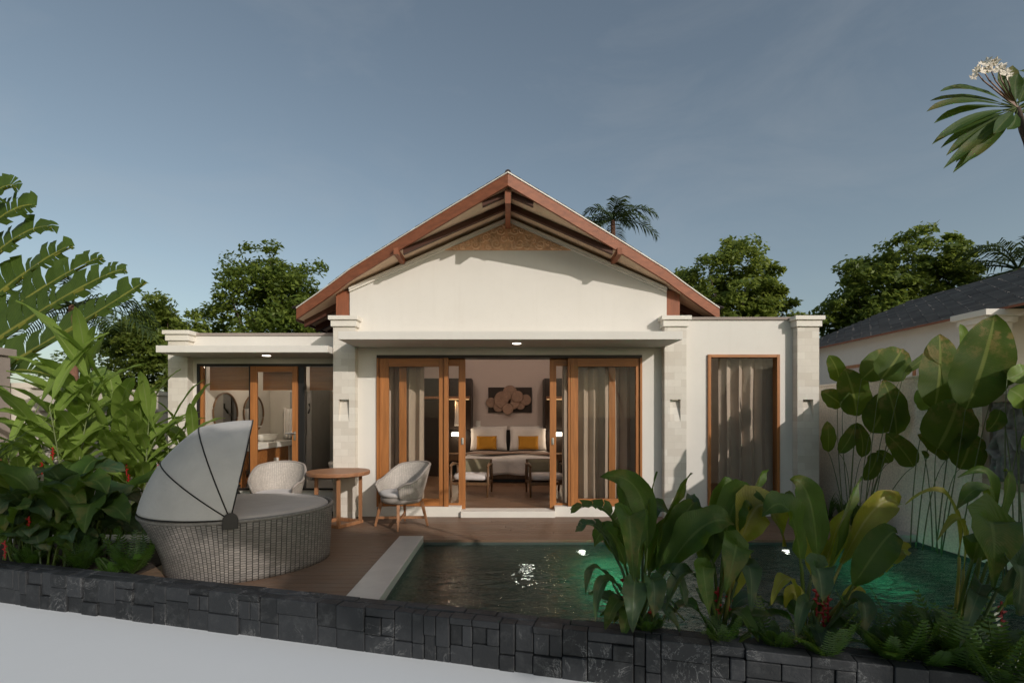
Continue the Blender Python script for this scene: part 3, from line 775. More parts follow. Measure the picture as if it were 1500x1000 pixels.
    h = MB(); h.tube([(x1-.04,8.27,1.27),(x1-.04,8.215,1.27),(x1-.165,8.21,1.27)], .012, 8); h.box(x1-.055,x1-.025,8.262,8.269,1.16,1.30); h.build('handle', M['steel'], do)
    for a,b in ((-4.93,-4.22),(-4.05,-3.50),(-3.28,-2.66)):
        bl = MB()
        for i in range(20): 
            zz = 2.36 - i*.0185
            bl.box(a,b,8.47,8.478,zz-.0165,zz)
        bl.box(a,b,8.465,8.484,1.975,1.99); pb('blind', M['teakh'], bl)
    # --- bathroom inside
    i_ = MB(); i_.box(-4.998,-4.985,8.46,10.74,.33,2.6); i_.box(-4.98,-2.66,10.725,10.745,.33,2.6); i_.box(-2.68,-2.645,8.46,10.72,.33,2.6); pb('bathroom_lining', M['bathwall'], i_)
    i_ = MB(); i_.box(-4.98,-2.69,8.46,10.72,.2,.33); pb('bathroom_floor', M['showertile'], i_)
    i_ = MB(); i_.box(-5.0,-2.66,8.46,10.74,2.6,2.7); pb('bathroom_ceiling', M['ceiling'], i_)
    i_ = MB(); i_.box(-4.55,-4.0,10.69,10.722,.33,2.05); i_.box(-3.75,-3.72,9.7,10.7,.33,2.1); i_.box(-3.6,-2.69,10.55,10.72,.33,1.25); pb('shower_wall', M['showertile'], i_)
    # --- bedroom inside
    i_ = MB(); i_.box(-2.499,-2.48,8.07,13.09,.1,3.4); i_.box(2.48,2.499,8.07,13.09,.1,3.4); i_.box(-2.48,2.48,13.07,13.095,.1,3.4); i_.box(-2.48,-2.03,8.065,8.075,.1,3.4)
    pb('bedroom_lining', M['wallin'], i_)
    i_ = MB(); i_.box(-2.5,2.5,8.05,13.09,3.4,3.5); pb('bedroom_ceiling', M['ceiling'], i_)
    fl = MB(); y = 8.1
    while y < 13.05:
        cuts = sorted([-2.48,2.48] + [rng.uniform(-2.3,2.3) for _ in range(2)])
        for a,b in zip(cuts,cuts[1:]): fl.box(a+.001,b-.001,y,y+.158,.03,.1)
        y += .16
    pb('bedroom_floor', M['floorin'], fl)
    for lx,ly,lz in ((-1.2,10.6,3.4),(1.2,10.6,3.4),(-4.1,9.6,2.6)):  # assumed ceiling fixtures, added to go with the room fill lights
        d = MB(); d.lathe([(.06,lz-.012),(.06,lz-.001)], 20, (lx,ly,0)); pb('added_ceiling_lamp', M['lamp'], d)
    fl = MB(); fl.box(2.66,4.65,8.07,11.05,0,.1); pb('wing_floor', M['floorin'], fl)
villa()

# ================================================================== INTERIOR THINGS
def rounded(mb, x0,x1,y0,y1,z0,z1,r,n=10, puff=0):
    """soft box with rounded plan edges and a puffed top"""
    def sup(t): c = math.cos(t); s = math.sin(t); e = .35; return (math.copysign(abs(c)**e, c), math.copysign(abs(s)**e, s))
    cx,cy,rx,ry = (x0+x1)/2,(y0+y1)/2,(x1-x0)/2,(y1-y0)/2
    rows = [(.0,z0,1),(1-r,z0,1),(1,z0+(z1-z0)*.3,1),(1,z0+(z1-z0)*.7,1),(1-r,z1,1),(.55,z1+puff*.7,1),(.0,z1+puff,1)]
    m = 36; vs = []
    for k,z,_ in rows:
        for i in range(m):
            a,b = sup(6.283*i/m); vs.append((cx+rx*k*a, cy+ry*k*b, z))
    mb.add(vs, [(j*m+i, j*m+(i+1)%m, (j+1)*m+(i+1)%m, (j+1)*m+i) for j in range(len(rows)-1) for i in range(m)])

def interior():
    # bed
    bed = thing('bed', 'king size bed with white duvet, tan runner and dark headboard', 'bed', (.02,12,.1))
    b = MB(); b.box(-.93,.97,11.1,13.0,.18,.38); b.build('bed_base', M['walnutm'], bed, bevel=.01)
    l = MB(); l.box(-.85,.89,11.25,12.9,.1,.18); l.build('plinth', M['walnut'], bed)
    b = MB(); b.box(-1.55,1.55,12.98,13.05,.1,1.19); b.build('headboard', M['walnut'], bed, bevel=.01)
    m_ = MB(); rounded(m_, -.92,.96,11.1,12.97,.38,.62,.05); m_.build('mattress', M['linen'], bed, smooth=True)
    d = MB()
    def dv(u,v):
        x = -.98 + 2.0*u; s = v*2.0
        hang = .36
        if s < hang: y = 11.03 - .02*math.sin(u*23)*(1-s/hang); z = .28 + s + .015*math.sin(u*17)*(1-s/hang)
        else: y = 11.03 + (s-hang); z = .64 + .02*math.sin(u*9+s*3) - .02*max(0,(.06-(s-hang))/.06)
        e = abs(u-.5)*2; z -= .05*max(0,(e-.9)/.1)
        return (x,y,z)
    d.grid(dv, 48, 36); d.build('duvet', M['linen'], bed, smooth=True, solid=.05)
    d = MB(); d.grid(lambda u,v: (-1.0+2.04*u, 11.35+.5*v, .688+.03*math.sin(math.pi*u)**.5+.01*math.sin(u*13+v*5)), 40, 8); d.build('runner', M['throw'], bed, smooth=True, solid=.03)
    # pillows: soft pincushion shapes leaning on the headboard
    def pillow(mb, cx, cy, cz, w, h, t, lean):
        n = 18
        for sg in (-1,1):
            def f(u,v):
                a,b = u*2-1, v*2-1
                th = t/2*max(0,(1-a**6))**.5*max(0,(1-b**6))**.5
                px = a*w/2*(1-.05*(1-b*b)); pz = b*h/2*(1-.05*(1-a*a))
                return (cx+px, cy+sg*th*math.cos(lean)+pz*math.sin(lean), cz+pz*math.cos(lean)-sg*th*math.sin(lean))
            mb.grid(f, n, n)
    G = 'pillows propped on the headboard'
    for cx, lab in ((-.48,'large white pillow on the left half of the bed'),(.50,'large white pillow on the right half of the bed')):
        p = MB(); pillow(p, cx, 12.78, .99, .92, .62, .22, R(12)); tag(p.build('pillow', M['linen'], None, (cx,12.78,.68), smooth=True), lab, 'pillow', G)
    for cx, lab in ((-.52,'small mustard quilted cushion leaning on the left white pillow'),(.50,'small mustard quilted cushion leaning on the right white pillow')):
        p = MB(); pillow(p, cx, 12.55, .89, .5, .34, .16, R(14)); tag(p.build('cushion', M['quilt'], None, (cx,12.55,.7), smooth=True), lab, 'cushion', 'mustard cushions on the bed')
    # wall art
    art = thing('wall_art', 'dark wall panel with a cluster of overlapping round discs above the bed', 'wall art', (.05,13.05,1.96))
    a = MB(); a.box(-.5,.61,13.03,13.065,1.63,2.27); a.build('backing_panel', M['walnut'], art, bevel=.005)
    for x,z,r,o in ((-.43,1.88,.13,0),(-.24,1.77,.13,1),(-.13,1.95,.22,2),(.05,2.14,.18,1),(.0,1.72,.14,3),(.14,1.86,.15,2),(.24,2.03,.15,3),(.32,1.82,.12,1),(.45,1.95,.14,2)):
        d = MB(); y = 13.022-o*.03
        vs = [(x+r*k*math.cos(t*6.283/32), y-dy, z+r*k*math.sin(t*6.283/32)) for k,dy in ((1,0),(1,.014),(.93,.024)) for t in range(32)]
        d.add(vs, [tuple(range(64,96))] + [(j*32+t,j*32+(t+1)%32,j*32+32+(t+1)%32,j*32+32+t) for j in (0,1) for t in range(32)]); d.build('disc', M['disc'], art)
    # wardrobes either side of the bed
    def wardrobe(sg, lab):
        w = thing('wardrobe', lab, 'wardrobe', (sg*1.5,12.6,.1), 'dark wardrobes beside the bed')
        X = lambda a,b: (min(sg*a,sg*b), max(sg*a,sg*b))
        f = MB(); f.box(*X(.88,2.3),12.35,12.97,2.02,2.45); f.build('upper_cabinet', M['walnut'], w, bevel=.004)
        f = MB(); f.box(*X(1.62,2.3),12.30,12.97,.1,1.93); f.build('tall_cabinet', M['walnut'], w, bevel=.004)
        f = MB(); f.box(*X(.88,.92),12.35,12.97,1.24,2.02); f.box(*X(.92,1.62),12.93,12.97,1.2,2.02); f.build('side_panel', M['walnut'], w)
        f = MB(); f.box(*X(.925,2.3),12.33,12.9,1.955,2.015); f.build('lit_shelf', M['tabletop'], w)
        f = MB(); f.box(*X(.95,1.6),12.5,12.52,1.94,1.952); f.build('strip_light', M['warm'], w)
        f = MB(); f.box(*X(1.0,1.6),12.45,12.95,.45,.62); f.build('bedside_shelf', M['walnutm'], w, bevel=.004)
    wardrobe(-1,'dark wardrobe with lit shelf left of the bed'); wardrobe(1,'dark wardrobe with lit shelf right of the bed')
    for sg, lab in ((-1,'lit white wall lamp over the left bedside shelf'),(1,'lit white wall lamp over the right bedside shelf')):
        l = thing('bedside_lamp', lab, 'lamp', (sg*1.25,12.9,1.08), 'bedside wall lamps')
        b = MB(); b.box(sg*1.25-.16,sg*1.25+.16,12.78,12.9,1.04,1.13); b.build('shade', M['lamp'], l, bevel=.01)
        b = MB(); b.box(sg*1.25-.05,sg*1.25+.05,12.9,12.93,1.0,1.18); b.build('bracket', M['darkmetal'], l)
    b = MB(); b.box(-1.3,-1.26,12.55,12.75,1.35,1.92); b.prism([(-1.32,1.3),(-1.2,1.3),(-1.22,1.9),(-1.3,1.9)],12.6,12.7)
    tag(b.build('hanging_robe', M['linen'], None, (-1.26,12.65,1.3), bevel=.015), 'white robe hanging in the lit niche of the left wardrobe', 'robe')
    for sx in (-.05,.06):
        pass
    sw = MB(); sw.box(-.82,-.70,13.055,13.07,1.28,1.42); tag(sw.build('switch_plate', M['porcelain'], None, (-.76,13.06,1.28), bevel=.003), 'small white switch plate on the bedroom wall left of the headboard', 'switch')
    # lounge chairs
    ch = thing('lounge_chair', 'wooden lounge chair with olive cushions at the foot of the bed, on the left', 'chair', (0,0,0), 'wooden lounge chairs at the foot of the bed')
    def cpart(n, mat, fn, **k):
        b = MB(); fn(b); return b.build(n, mat, ch, **k)
    for sx in (-1,1):
        cpart('leg', M['walnutm'], lambda b: b.tube([(sx*.33,-.32,0),(sx*.335,-.30,.3),(sx*.335,-.28,.56)], [.016,.026,.02], 10), smooth=True)
        cpart('leg', M['walnutm'], lambda b: b.tube([(sx*.31,.36,0),(sx*.325,.3,.3),(sx*.33,.26,.52)], [.016,.024,.02], 10), smooth=True)
        cpart('armrest', M['walnutm'], lambda b: b.tube([(sx*.335,-.36,.555),(sx*.34,-.1,.575),(sx*.335,.3,.54)], [.022,.032,.02], 8), smooth=True)
        cpart('side_rail', M['walnutm'], lambda b: b.bar((sx*.325,-.31,.26),(sx*.32,.32,.22),.025,.05))
    cpart('cross_rail', M['walnutm'], lambda b: (b.bar((-.33,-.31,.24),(.33,-.31,.24),.025,.05), b.bar((-.33,.31,.24),(.33,.31,.24),.025,.05)))
    cpart('seat', M['seat'], lambda b: rounded(b,-.31,.31,-.33,.27,.30,.385,.06,puff=.015), smooth=True)
    def bk(b):
        for sg in (-1,1):
            b.grid(lambda u,v: (-.29+.58*u, .24+.13*v+sg*.035*max(0,math.sin(math.pi*u))**.3*max(0,math.sin(math.pi*v))**.3, .375+.245*v), 12, 10)
    cpart('backrest', M['olive'], bk, smooth=True)
    cpart('back_frame', M['walnutm'], lambda b: (b.bar((-.3,.3,.30),(-.3,.41,.62),.03,.03), b.bar((.3,.3,.30),(.3,.41,.62),.03,.03), b.bar((-.284,.405,.61),(.284,.405,.61),.03,.03)))
    ch.location = (-.66,9.45,.1); ch.rotation_euler = (0,0,R(-6))
    dup(ch, 'wooden lounge chair with olive cushions at the foot of the bed, on the right', (.70,9.45,.1), R(6))
    # curtains
    def curtain(x0,x1,y,z0,z1,lab,amp=.075,pl=.17):
        w = x1-x0; n = max(24,int(w/pl*14)); c = MB(); ph = rng.random()*6
        def f(u,v):
            x = x0 + w*u; k = 6.283*x/pl + ph
            a = amp*(1-.35*v) * (1 + .3*math.sin(x*7+1))
            return (x + .012*math.sin(k*2), y + a*math.sin(k + .5*math.sin(x*5)) + .01*math.sin(v*9+x*4), z0 + (z1-z0)*v)
        c.grid(f, n, 14); o = c.build('curtain', M['curtain'], None, ((x0+x1)/2,y,z0), smooth=True, solid=.006)
        tag(o, lab, 'curtain', 'taupe pleated curtains')
    curtain(-2.0,-1.36,8.24,.12,2.75,'taupe curtain bunched behind the left fixed window of the bedroom')
    curtain(.86,2.2,8.24,.12,2.75,'wide taupe curtain gathered behind the right fixed window of the bedroom')
    curtain(3.36,4.45,8.15,.12,2.75,'taupe pleated curtain filling the tall window of the right wing', .06, .19)
    # bathroom things
    v = thing('vanity', 'wooden bathroom vanity with thick white counter along the left wall', 'vanity', (-4.7,9.5,.33))
    b = MB(); b.box(-4.98,-4.40,8.62,10.45,.95,1.06); b.build('countertop', M['porcelain'], v, bevel=.01)
    b = MB(); b.box(-4.98,-4.46,8.7,10.4,.62,.949); b.build('cabinet', M['teakh'], v, bevel=.005)
    b = MB(); b.box(-4.98,-4.5,8.75,10.35,.38,.42); b.build('lower_shelf', M['teakh'], v, bevel=.005)
    for yy in (8.75, 10.33):
        b = MB(); b.box(-4.55,-4.49,yy-.03,yy+.03,.33,.619); b.build('leg', M['teak'], v)
    for yy, lab in ((9.15,'white oval wash basin on the near end of the vanity'),(9.95,'white oval wash basin on the far end of the vanity')):
        b = MB(); b.lathe([(.12,1.062),(.17,1.10),(.21,1.18),(.215,1.19),(.2,1.185),(.15,1.12),(.02,1.10)], 32, (-4.68,yy,0), .9, 1.1)
        tag(b.build('wash_basin', M['porcelain'], None, (-4.68,yy,1.06), smooth=True), lab, 'basin', 'wash basins on the vanity')
        b = MB(); b.tube([(-4.92,yy,1.06),(-4.92,yy,1.33),(-4.90,yy,1.35),(-4.78,yy,1.345)], .014, 8)
        tag(b.build('tap', M['steel'], None, (-4.92,yy,1.06), smooth=True), 'tall steel tap beside the ' + ('near' if yy < 9.5 else 'far') + ' wash basin', 'tap', 'taps on the vanity')
    for yy, lab in ((9.02,'oval mirror with thin dark frame on the bathroom wall, nearest the window'),(10.02,'oval mirror with thin dark frame on the bathroom wall, farther from the window')):
        m_ = thing('oval_mirror', lab, 'mirror', (-4.98,yy,1.6), 'oval bathroom mirrors')
        g = MB(); n = 40
        g.add([(-4.972,yy+.38*math.cos(6.283*i/n),1.6+.34*math.sin(6.283*i/n)) for i in range(n)], [tuple(range(n))]); g.build('mirror_glass', M['mirror'], m_)
        r_ = MB(); pts = [(-4.968,yy+.39*math.cos(6.283*i/n),1.6+.35*math.sin(6.283*i/n)) for i in range(n+1)]; r_.tube(pts, .016, 6, cap=False); r_.build('mirror_frame', M['walnutm'], m_)
    t = MB()
    t.grid(lambda u,w: (-4.64+.22*u*(1-.15*w), 10.60+.03*math.sin(u*16)*(.4+w), 1.72-.62*w-.03*math.sin(u*3.1)), 20, 8)
    tag(t.build('towel', M['linen'], None, (-4.55,10.6,1.1), smooth=True, solid=.02), 'white towel hanging on the bathroom back wall', 'towel')
    s = thing('shower_set', 'dark shower rail with hand shower on the bathroom back wall', 'shower', (-4.2,10.65,1.2))
    b = MB(); b.tube([(-4.2,10.64,1.15),(-4.2,10.64,2.2),(-4.2,10.4,2.24)], .014, 8); b.build('riser', M['darkmetal'], s); b = MB(); b.lathe([(.10,2.2),(.10,2.22),(.02,2.25)], 20, (-4.2,10.38,0)); b.build('shower_head', M['darkmetal'], s)
    b = MB(); b.tube([(-4.14,10.62,1.6),(-4.08,10.58,1.72),(-4.1,10.55,1.8)], .018, 8); b.build('hand_shower', M['darkmetal'], s)
    t = thing('toilet', 'white toilet by the right edge of the bathroom glazing', 'toilet', (-3.0,9.5,.33))
    b = MB(); b.lathe([(.13,.33),(.14,.45),(.2,.66),(.21,.72),(.0,.73)], 28, (-3.05,9.3,0), .95, 1.25); b.build('bowl', M['porcelain'], t, smooth=True)
    b = MB(); b.box(-3.25,-2.85,9.55,9.75,.6,1.08); b.build('cistern', M['porcelain'], t, bevel=.02)
    b = MB(); b.lathe([(.05,.9),(.05,1.0),(.03,1.0)], 14, (-4.44,9.8,-.25)); tag(b.build('paper_roll', M['linen'], None, (-4.44,9.8,.65)), 'small white paper roll on the front of the vanity', 'paper roll')
interior()

# ================================================================== TERRACE FURNITURE
def daybed():
    al = R(27); e1 = Vector((math.cos(al),math.sin(al),0)); e2 = Vector((-math.sin(al),math.cos(al),0)); C = Vector((-2.93,5.45,0)); UP = Vector((0,0,1))
    root = thing('daybed', 'round grey wicker daybed with a folding canvas hood and taupe mattress', 'daybed', C)
    H = .57
    def ring(phi, h, k=1):
        f = min(h/H, 1)
        c, s = math.cos(phi), math.sin(phi)
        ar = .97 + .03*f; ab = .60 + .22*f**1.6; b = .79 + .05*f
        a = ar if c > 0 else ab
        return C + e1*(a*c*k) + e2*(b*s*k) + UP*h
    mb = MB(); mb.grid(lambda u,v: ring(u*6.2832, v*H), 120, 14, uvs=(1,1)); mb.build('wicker_base', M['wicker'], root, smooth=True, solid=.02)
    rm = MB(); rm.tube([ring(i/80*6.2832, H+.008) for i in range(81)], .020, 8, cap=False); rm.build('rim', M['wickerrim'], root, smooth=True)
    fl = MB(); n = 60; fl.add([ring(i/n*6.2832, .40, .97) for i in range(n)], [tuple(range(n))]); fl.build('platform', M['wickerrim'], root)
    cu = MB(); m = 72
    rows = [(.5,.535),(.93,.54),(.955,.55),(.955,.578),(.93,.604),(.87,.618),(.6,.626),(.3,.63),(.02,.632)]
    vs = []
    for k,h in rows:
        for i in range(m):
            p = ring(i/m*6.2832, H, k); p.z = h + .008*mnoise.noise(p*2.3); vs.append(p)
    cu.add(vs, [(j*m+i, j*m+(i+1)%m, (j+1)*m+(i+1)%m, (j+1)*m+i) for j in range(len(rows)-1) for i in range(m)]); cu.build('mattress', M['cushion'], root, smooth=True)
    pp = MB(); pp.tube([ring(i/80*6.2832, H, .957)*1 + UP*(.580-H) for i in range(81)], .007, 6, cap=False); pp.build('piping', M['cushion'], root, smooth=True)
    # hood
    def rr(t):
        k = [(0,.83),(38,.80),(70,.885),(104,.93)]
        for (a,ra),(b,rb) in zip(k,k[1:]):
            if t <= b: q = (t-a)/(b-a); return ra+(rb-ra)*q - .018*math.sin(math.pi*q)
        return k[-1][1]
    def hp(th, phi, k=1):
        t = R(th); r = rr(th)*k; b = .845*k
        s = abs(math.sin(phi))**.86
        return C + UP*(H+.03) - e2*(b*math.cos(phi)) + (-e1*math.cos(t) + UP*math.sin(t))*(r*s)
    hd = MB(); hd.grid(lambda u,v: hp(1+v*101, .02+u*(math.pi-.04)), 48, 48); hd.build('hood', M['hood'], root, smooth=True, solid=.004)
    for th in (1,38,70,102):
        rb = MB(); rb.tube([hp(th, .02+i/40*(math.pi-.04), 1.004) for i in range(41)], .0066, 8); rb.build('hood_rib', M['darkmetal'], root, smooth=True)
    for sg in (-1,1):
        c = C - e2*(.855*sg) + UP*(H+.03); pv = MB(); n = 24; o = e2*(-.02*sg)
        ou = [(.065*math.cos(t),.065*math.sin(t)) for t in [math.pi*i/14 for i in range(15)]] + [(-.065,-.08),(.065,-.08)]
        vs = [c + e1*a + UP*z - o for a,z in ou] + [c + e1*a + UP*z + o for a,z in ou]; k = len(ou)
        pv.add(vs, [tuple(range(k)), tuple(range(2*k-1,k-1,-1))] + [(i,(i+1)%k,k+(i+1)%k,k+i) for i in range(k)]); pv.build('hinge_cover', M['black'], root, fix=True, bevel=.004)
daybed()

def armchair():
    ch = thing('armchair', 'cream woven tub armchair behind the daybed, facing the pool', 'chair', (0,0,0), 'woven armchairs at the terrace table')
    def pb(n, mat, fn, **k):
        b = MB(); fn(b); return b.build(n, mat, ch, **k)
    def top(a):                       # a: angle from the back, degrees
        a = abs(a)
        if a < 48: return .86 - .03*(a/48)**2
        if a < 112: q = (a-48)/64; return .83 - .21*(q*q*(3-2*q))
        return .62 - .09*((a-112)/23)**2
    def shell(u, v):
        a = -132 + 264*u; t = R(a); z = .40 + (top(a)-.40)*v
        r = .275 + .085*v**.8 + .02*math.cos(t)*v
        return Vector((math.sin(t)*r*1.0, math.cos(t)*r*.98*(1+.1*v), z))
    pb('shell', M['cane'], lambda b: b.grid(shell, 64, 16), smooth=True, solid=.03)
    pb('shell_rim', M['cane'], lambda b: b.tube([shell(i/48,1) for i in range(49)], .019, 8), smooth=True)
    def seatring(b): b.lathe([(.0,.335),(.25,.335),(.285,.36),(.29,.40),(.27,.42),(.0,.42)], 40)
    pb('seat_base', M['cane'], seatring, smooth=True)
    def cush(b): b.lathe([(.0,.42),(.25,.42),(.278,.44),(.283,.465),(.27,.488),(.2,.498),(.0,.502)], 40, (0,-.025,0), 1, .98)
    pb('seat_cushion', M['seat'], cush, smooth=True)
    for sx in (-1,1):
        for sy in (-1,1):
            pb('leg', M['tableleg'], lambda b: b.bar((sx*.20,sy*.20,.335),(sx*.265,sy*.255,0),.045,.045,w2=.028,h2=.028), bevel=.004)
    pb('stretcher', M['tableleg'], lambda b: (b.bar((-.245,-.24,.12),(.245,.24,.12),.022,.035), b.bar((-.245,.24,.1215),(.245,-.24,.1215),.022,.03)))
    ch.location = (-3.22,7.15,0); ch.rotation_euler = (0,0,R(10)); ch.scale = (1.0,1.0,1.02)
    dup(ch, 'cream woven tub armchair by the bedroom doors, right of the table', (-1.50,7.22,0), R(-42))
armchair()
def table():
    t = thing('round_table', 'round teak terrace table on four slim square legs', 'table', (-2.43,7.35,0)); c = Vector((-2.43,7.35,0))
    b = MB(); b.lathe([(.0,.71),(.425,.71),(.435,.716),(.437,.755),(.432,.765),(.0,.766)], 64, c); b.build('tabletop', M['tabletop'], t, smooth=False)
    b = MB(); b.lathe([(.0,.69),(.33,.69),(.33,.709),(.0,.709)], 32, c); b.build('apron', M['tableleg'], t)
    cs = []
    for k in range(4):
        a = R(18+90*k); p = c + Vector((.30*math.cos(a), .30*math.sin(a), 0)); cs.append(p)
        b = MB(); b.bar(p+Vector((0,0,.045)), p+Vector((0,0,.69)), .045, .045); b.build('leg', M['tableleg'], t, bevel=.003)
    b = MB()
    for k in range(4):
        q, s = cs[k], cs[(k+1)%4]; d = (s-q).normalized()*.03
        b.bar(q-d*(1 if k%2 else -1)+Vector((0,0,.022)), s+d*(1 if k%2 else -1)+Vector((0,0,.022)), .055, .044)
    b.build('base_frame', M['tableleg'], t, bevel=.003)
table()

# ================================================================== WALLS, NEIGHBOUR
def surroundings():
    w = thing('boundary_wall', 'cream boundary wall behind the left planting', 'wall', (-6.6,8,GZ))
    b = MB(); b.box(-6.8,-6.5,6.96,12.0,GZ,1.93); b.box(-6.5,-5.31,11.85,12.0,GZ,1.93); b.build('wall_face', M['cream'], w)
    b = MB(); b.box(-6.84,-6.46,6.96,12.0,1.9305,2.0); b.box(-6.459,-5.31,11.82,12.0,1.9305,2.0); b.build('coping', M['cream'], w, bevel=.006)
    b = MB(); b.box(-6.5,-6.485,6.96,11.8,1.60,1.63); b.build('groove_band', M['taupe'], w)
    g = thing('gate_pillar', 'taupe stone pillar at the left edge with a copper brown base', 'pillar', (-6.95,6.6,GZ))
    b = MB(); b.box(-7.2,-6.70,6.35,6.9,1.13,2.35); b.build('shaft', M['taupe'], g, bevel=.01)
    b = MB(); b.box(-7.25,-6.66,6.3,6.95,2.3505,2.45); b.build('cap', M['taupe'], g, bevel=.01)
    b = MB(); b.box(-7.18,-6.72,6.37,6.88,GZ,1.129); b.build('base', M['redv'], g, bevel=.01)
    # right boundary wall
    XR = 5.15
    w = thing('boundary_wall', 'rough grey beige stucco boundary wall on the right of the pool', 'wall', (XR+.1,6,GZ))
    b = MB(); b.box(XR,XR+.2,.4,13,-1.2,2.03); b.build('wall_face', M['stucco'], w)
    b = MB(); b.box(XR-.012,XR+.212,.4,13,2.0305,2.06); b.build('coping', M['stucco'], w, bevel=.005)
    # relief panel
    r = thing('relief_panel', 'grey carved stone relief of draped figures in a beige frame on the right wall', 'relief', (XR,4.9,.84))
    y0,y1,z0,z1 = 4.25,5.50,.80,1.78; X = XR-.03
    b = MB(); b.box(X-.03,XR-.001,y0,y1,z0,z0+.085); b.box(X-.03,XR-.001,y0,y1,z1-.085,z1); b.box(X-.03,XR-.001,y0,y0+.085,z0+.0855,z1-.0855); b.box(X-.03,XR-.001,y1-.085,y1,z0+.0855,z1-.0855); b.build('frame', M['reliefframe'], r, bevel=.006)
    fig = []
    rr = random.Random(3)
    def cap(ay,az,by,bz,rad,h): fig.append((ay,az,by,bz,rad,h))
    for cy in (5.22,4.86,4.52):
        hz = 1.5+rr.uniform(-.06,.06)
        cap(cy,hz,cy,hz+.03,.055,.05)                       # head
        cap(cy+.02,hz-.12,cy-.02,hz-.3,.085,.055)           # chest
        cap(cy-.02,hz-.3,cy+.06,.95,.085,.05)               # draped legs
        cap(cy-.04,hz-.3,cy-.1,.92,.06,.045)
        cap(cy+.07,hz-.13,cy+.15,hz-.27,.03,.06); cap(cy+.15,hz-.27,cy+.05,hz-.36,.026,.065)
        cap(cy-.07,hz-.13,cy-.15,hz-.25,.03,.06); cap(cy-.15,hz-.25,cy-.08,hz-.1,.026,.065)
        for k in range(4): cap(cy-.08+.05*k,hz-.34,cy-.12+.08*k,.92,.013,.07)
        for k in range(3): cap(cy+.1-.06*k,hz+.05,cy+.14-.1*k,hz+.16,.02,.035)
    def hgt(y,z):
        h = .012*mnoise.noise(Vector((y*9,z*9,0))) + .006*mnoise.noise(Vector((y*25,z*25,3)))
        for ay,az,by,bz,rad,hh in fig:
            vy,vz = by-ay,bz-az; t = max(0,min(1,((y-ay)*vy+(z-az)*vz)/(vy*vy+vz*vz+1e-9))); d = math.hypot(y-ay-vy*t,z-az-vz*t)/rad
            if d < 1: h = max(h, hh*math.sqrt(1-d*d))
        return h
    b = MB(); b.grid(lambda u,v: (X-1.7*hgt(y1-.08-(y1-y0-.16)*u, z0+.08+(z1-z0-.16)*v), y1-.08-(y1-y0-.16)*u, z0+.08+(z1-z0-.16)*v), 150, 120); b.build('carving', M['relief'], r, smooth=True)
    # neighbouring villa
    n = thing('neighbour_villa', 'white neighbouring villa with grey tiled roof beyond the right wall', 'house', (7,9,GZ))
    b = MB(); b.box(6.62,7.0,7.305,12.2,GZ,2.98); b.box(6.62,12,6.95,7.3,GZ,2.98); b.build('wall', M['plaster'], n)
    b = MB(); b.box(6.28,6.62,6.72,7.08,GZ,2.78); p = b.build('pillar', M['trim'], n)
    b = MB(); b.box(6.24,6.66,6.68,7.12,2.7805,2.86); b.box(6.19,6.71,6.63,7.17,2.8605,2.94); b.build('cap', M['trim'], p, bevel=.005)
    t = MB(); ex, ez, rx, rz, ye, yr = 6.45,2.95,8.35,3.92,12.35,10.55
    K = 22
    for k in range(K):
        xa = ex+(rx-ex)*k/K-.01; xb = ex+(rx-ex)*(k+1)/K; za = ez+(rz-ez)*k/K; zb = ez+(rz-ez)*(k+1)/K
        yea = ye+(yr-ye)*k/K; y = 5.6 + (k%2)*.12
        while y < yea:
            y2 = min(y+.25, yea); z_ = rng.uniform(0,.012)
            t.add([(xa,y,za+.03+z_),(xa,y2-.008,za+.03+z_),(xb,y2-.008,zb+.008),(xb,y,zb+.008),(xa,y,za),(xa,y2-.008,za),(xb,y2-.008,zb),(xb,y,zb)],
                  [(3,2,1,0),(0,1,5,4),(0,4,7,3),(1,2,6,5)]); y += .25
    # far hip and the hidden far slope
    t.add([(ex,ye,ez),(12,ye,ez),(12,yr,rz),(rx,yr,rz)], [(0,1,2,3)]); t.add([(rx,5.6,rz+.01),(12,5.6,2.6),(12,yr,2.6),(rx,yr,rz+.01)], [(0,1,2,3)])
    t.build('roof', M['tile'], n)
    b = MB(); b.box(6.45,12,5.57,5.61,2.87,2.95); b.box(6.435,6.449,5.57,12.3,2.935,2.965); b.build('eave_board', M['red'], n)
    b = MB(); b.add([(ex+.02,5.62,ez-.01),(rx,5.62,rz-.02),(rx,yr,rz-.02),(ex+.02,ye,ez-.01)], [(0,1,2,3)]); b.add([(6.5,5.62,2.95),(rx,5.62,rz-.02),(12,5.62,2.6)], [(0,1,2)]); b.build('roof_deck', M['soffit'], n)
    for y0,y1,z1 in ((9.05,10.1,2.52),(7.95,8.35,2.45)):
        f = MB(); f.box(6.595,6.62,y0,y1,z1-.06,z1); f.box(6.595,6.62,y0,y1,1.2,1.26); f.box(6.595,6.62,y0,y0+.06,1.261,z1-.061); f.box(6.595,6.62,y1-.06,y1,1.261,z1-.061); o = f.build('window', M['teak'], n)
        g = MB(); g.box(6.605,6.618,y0+.06,y1-.06,1.26,z1-.06); g.build('pane', M['wallin'], o)
    f = MB(); f.box(7.15,7.55,6.92,6.95,1.3,2.5); f.build('window', M['teak'], n)
surroundings()

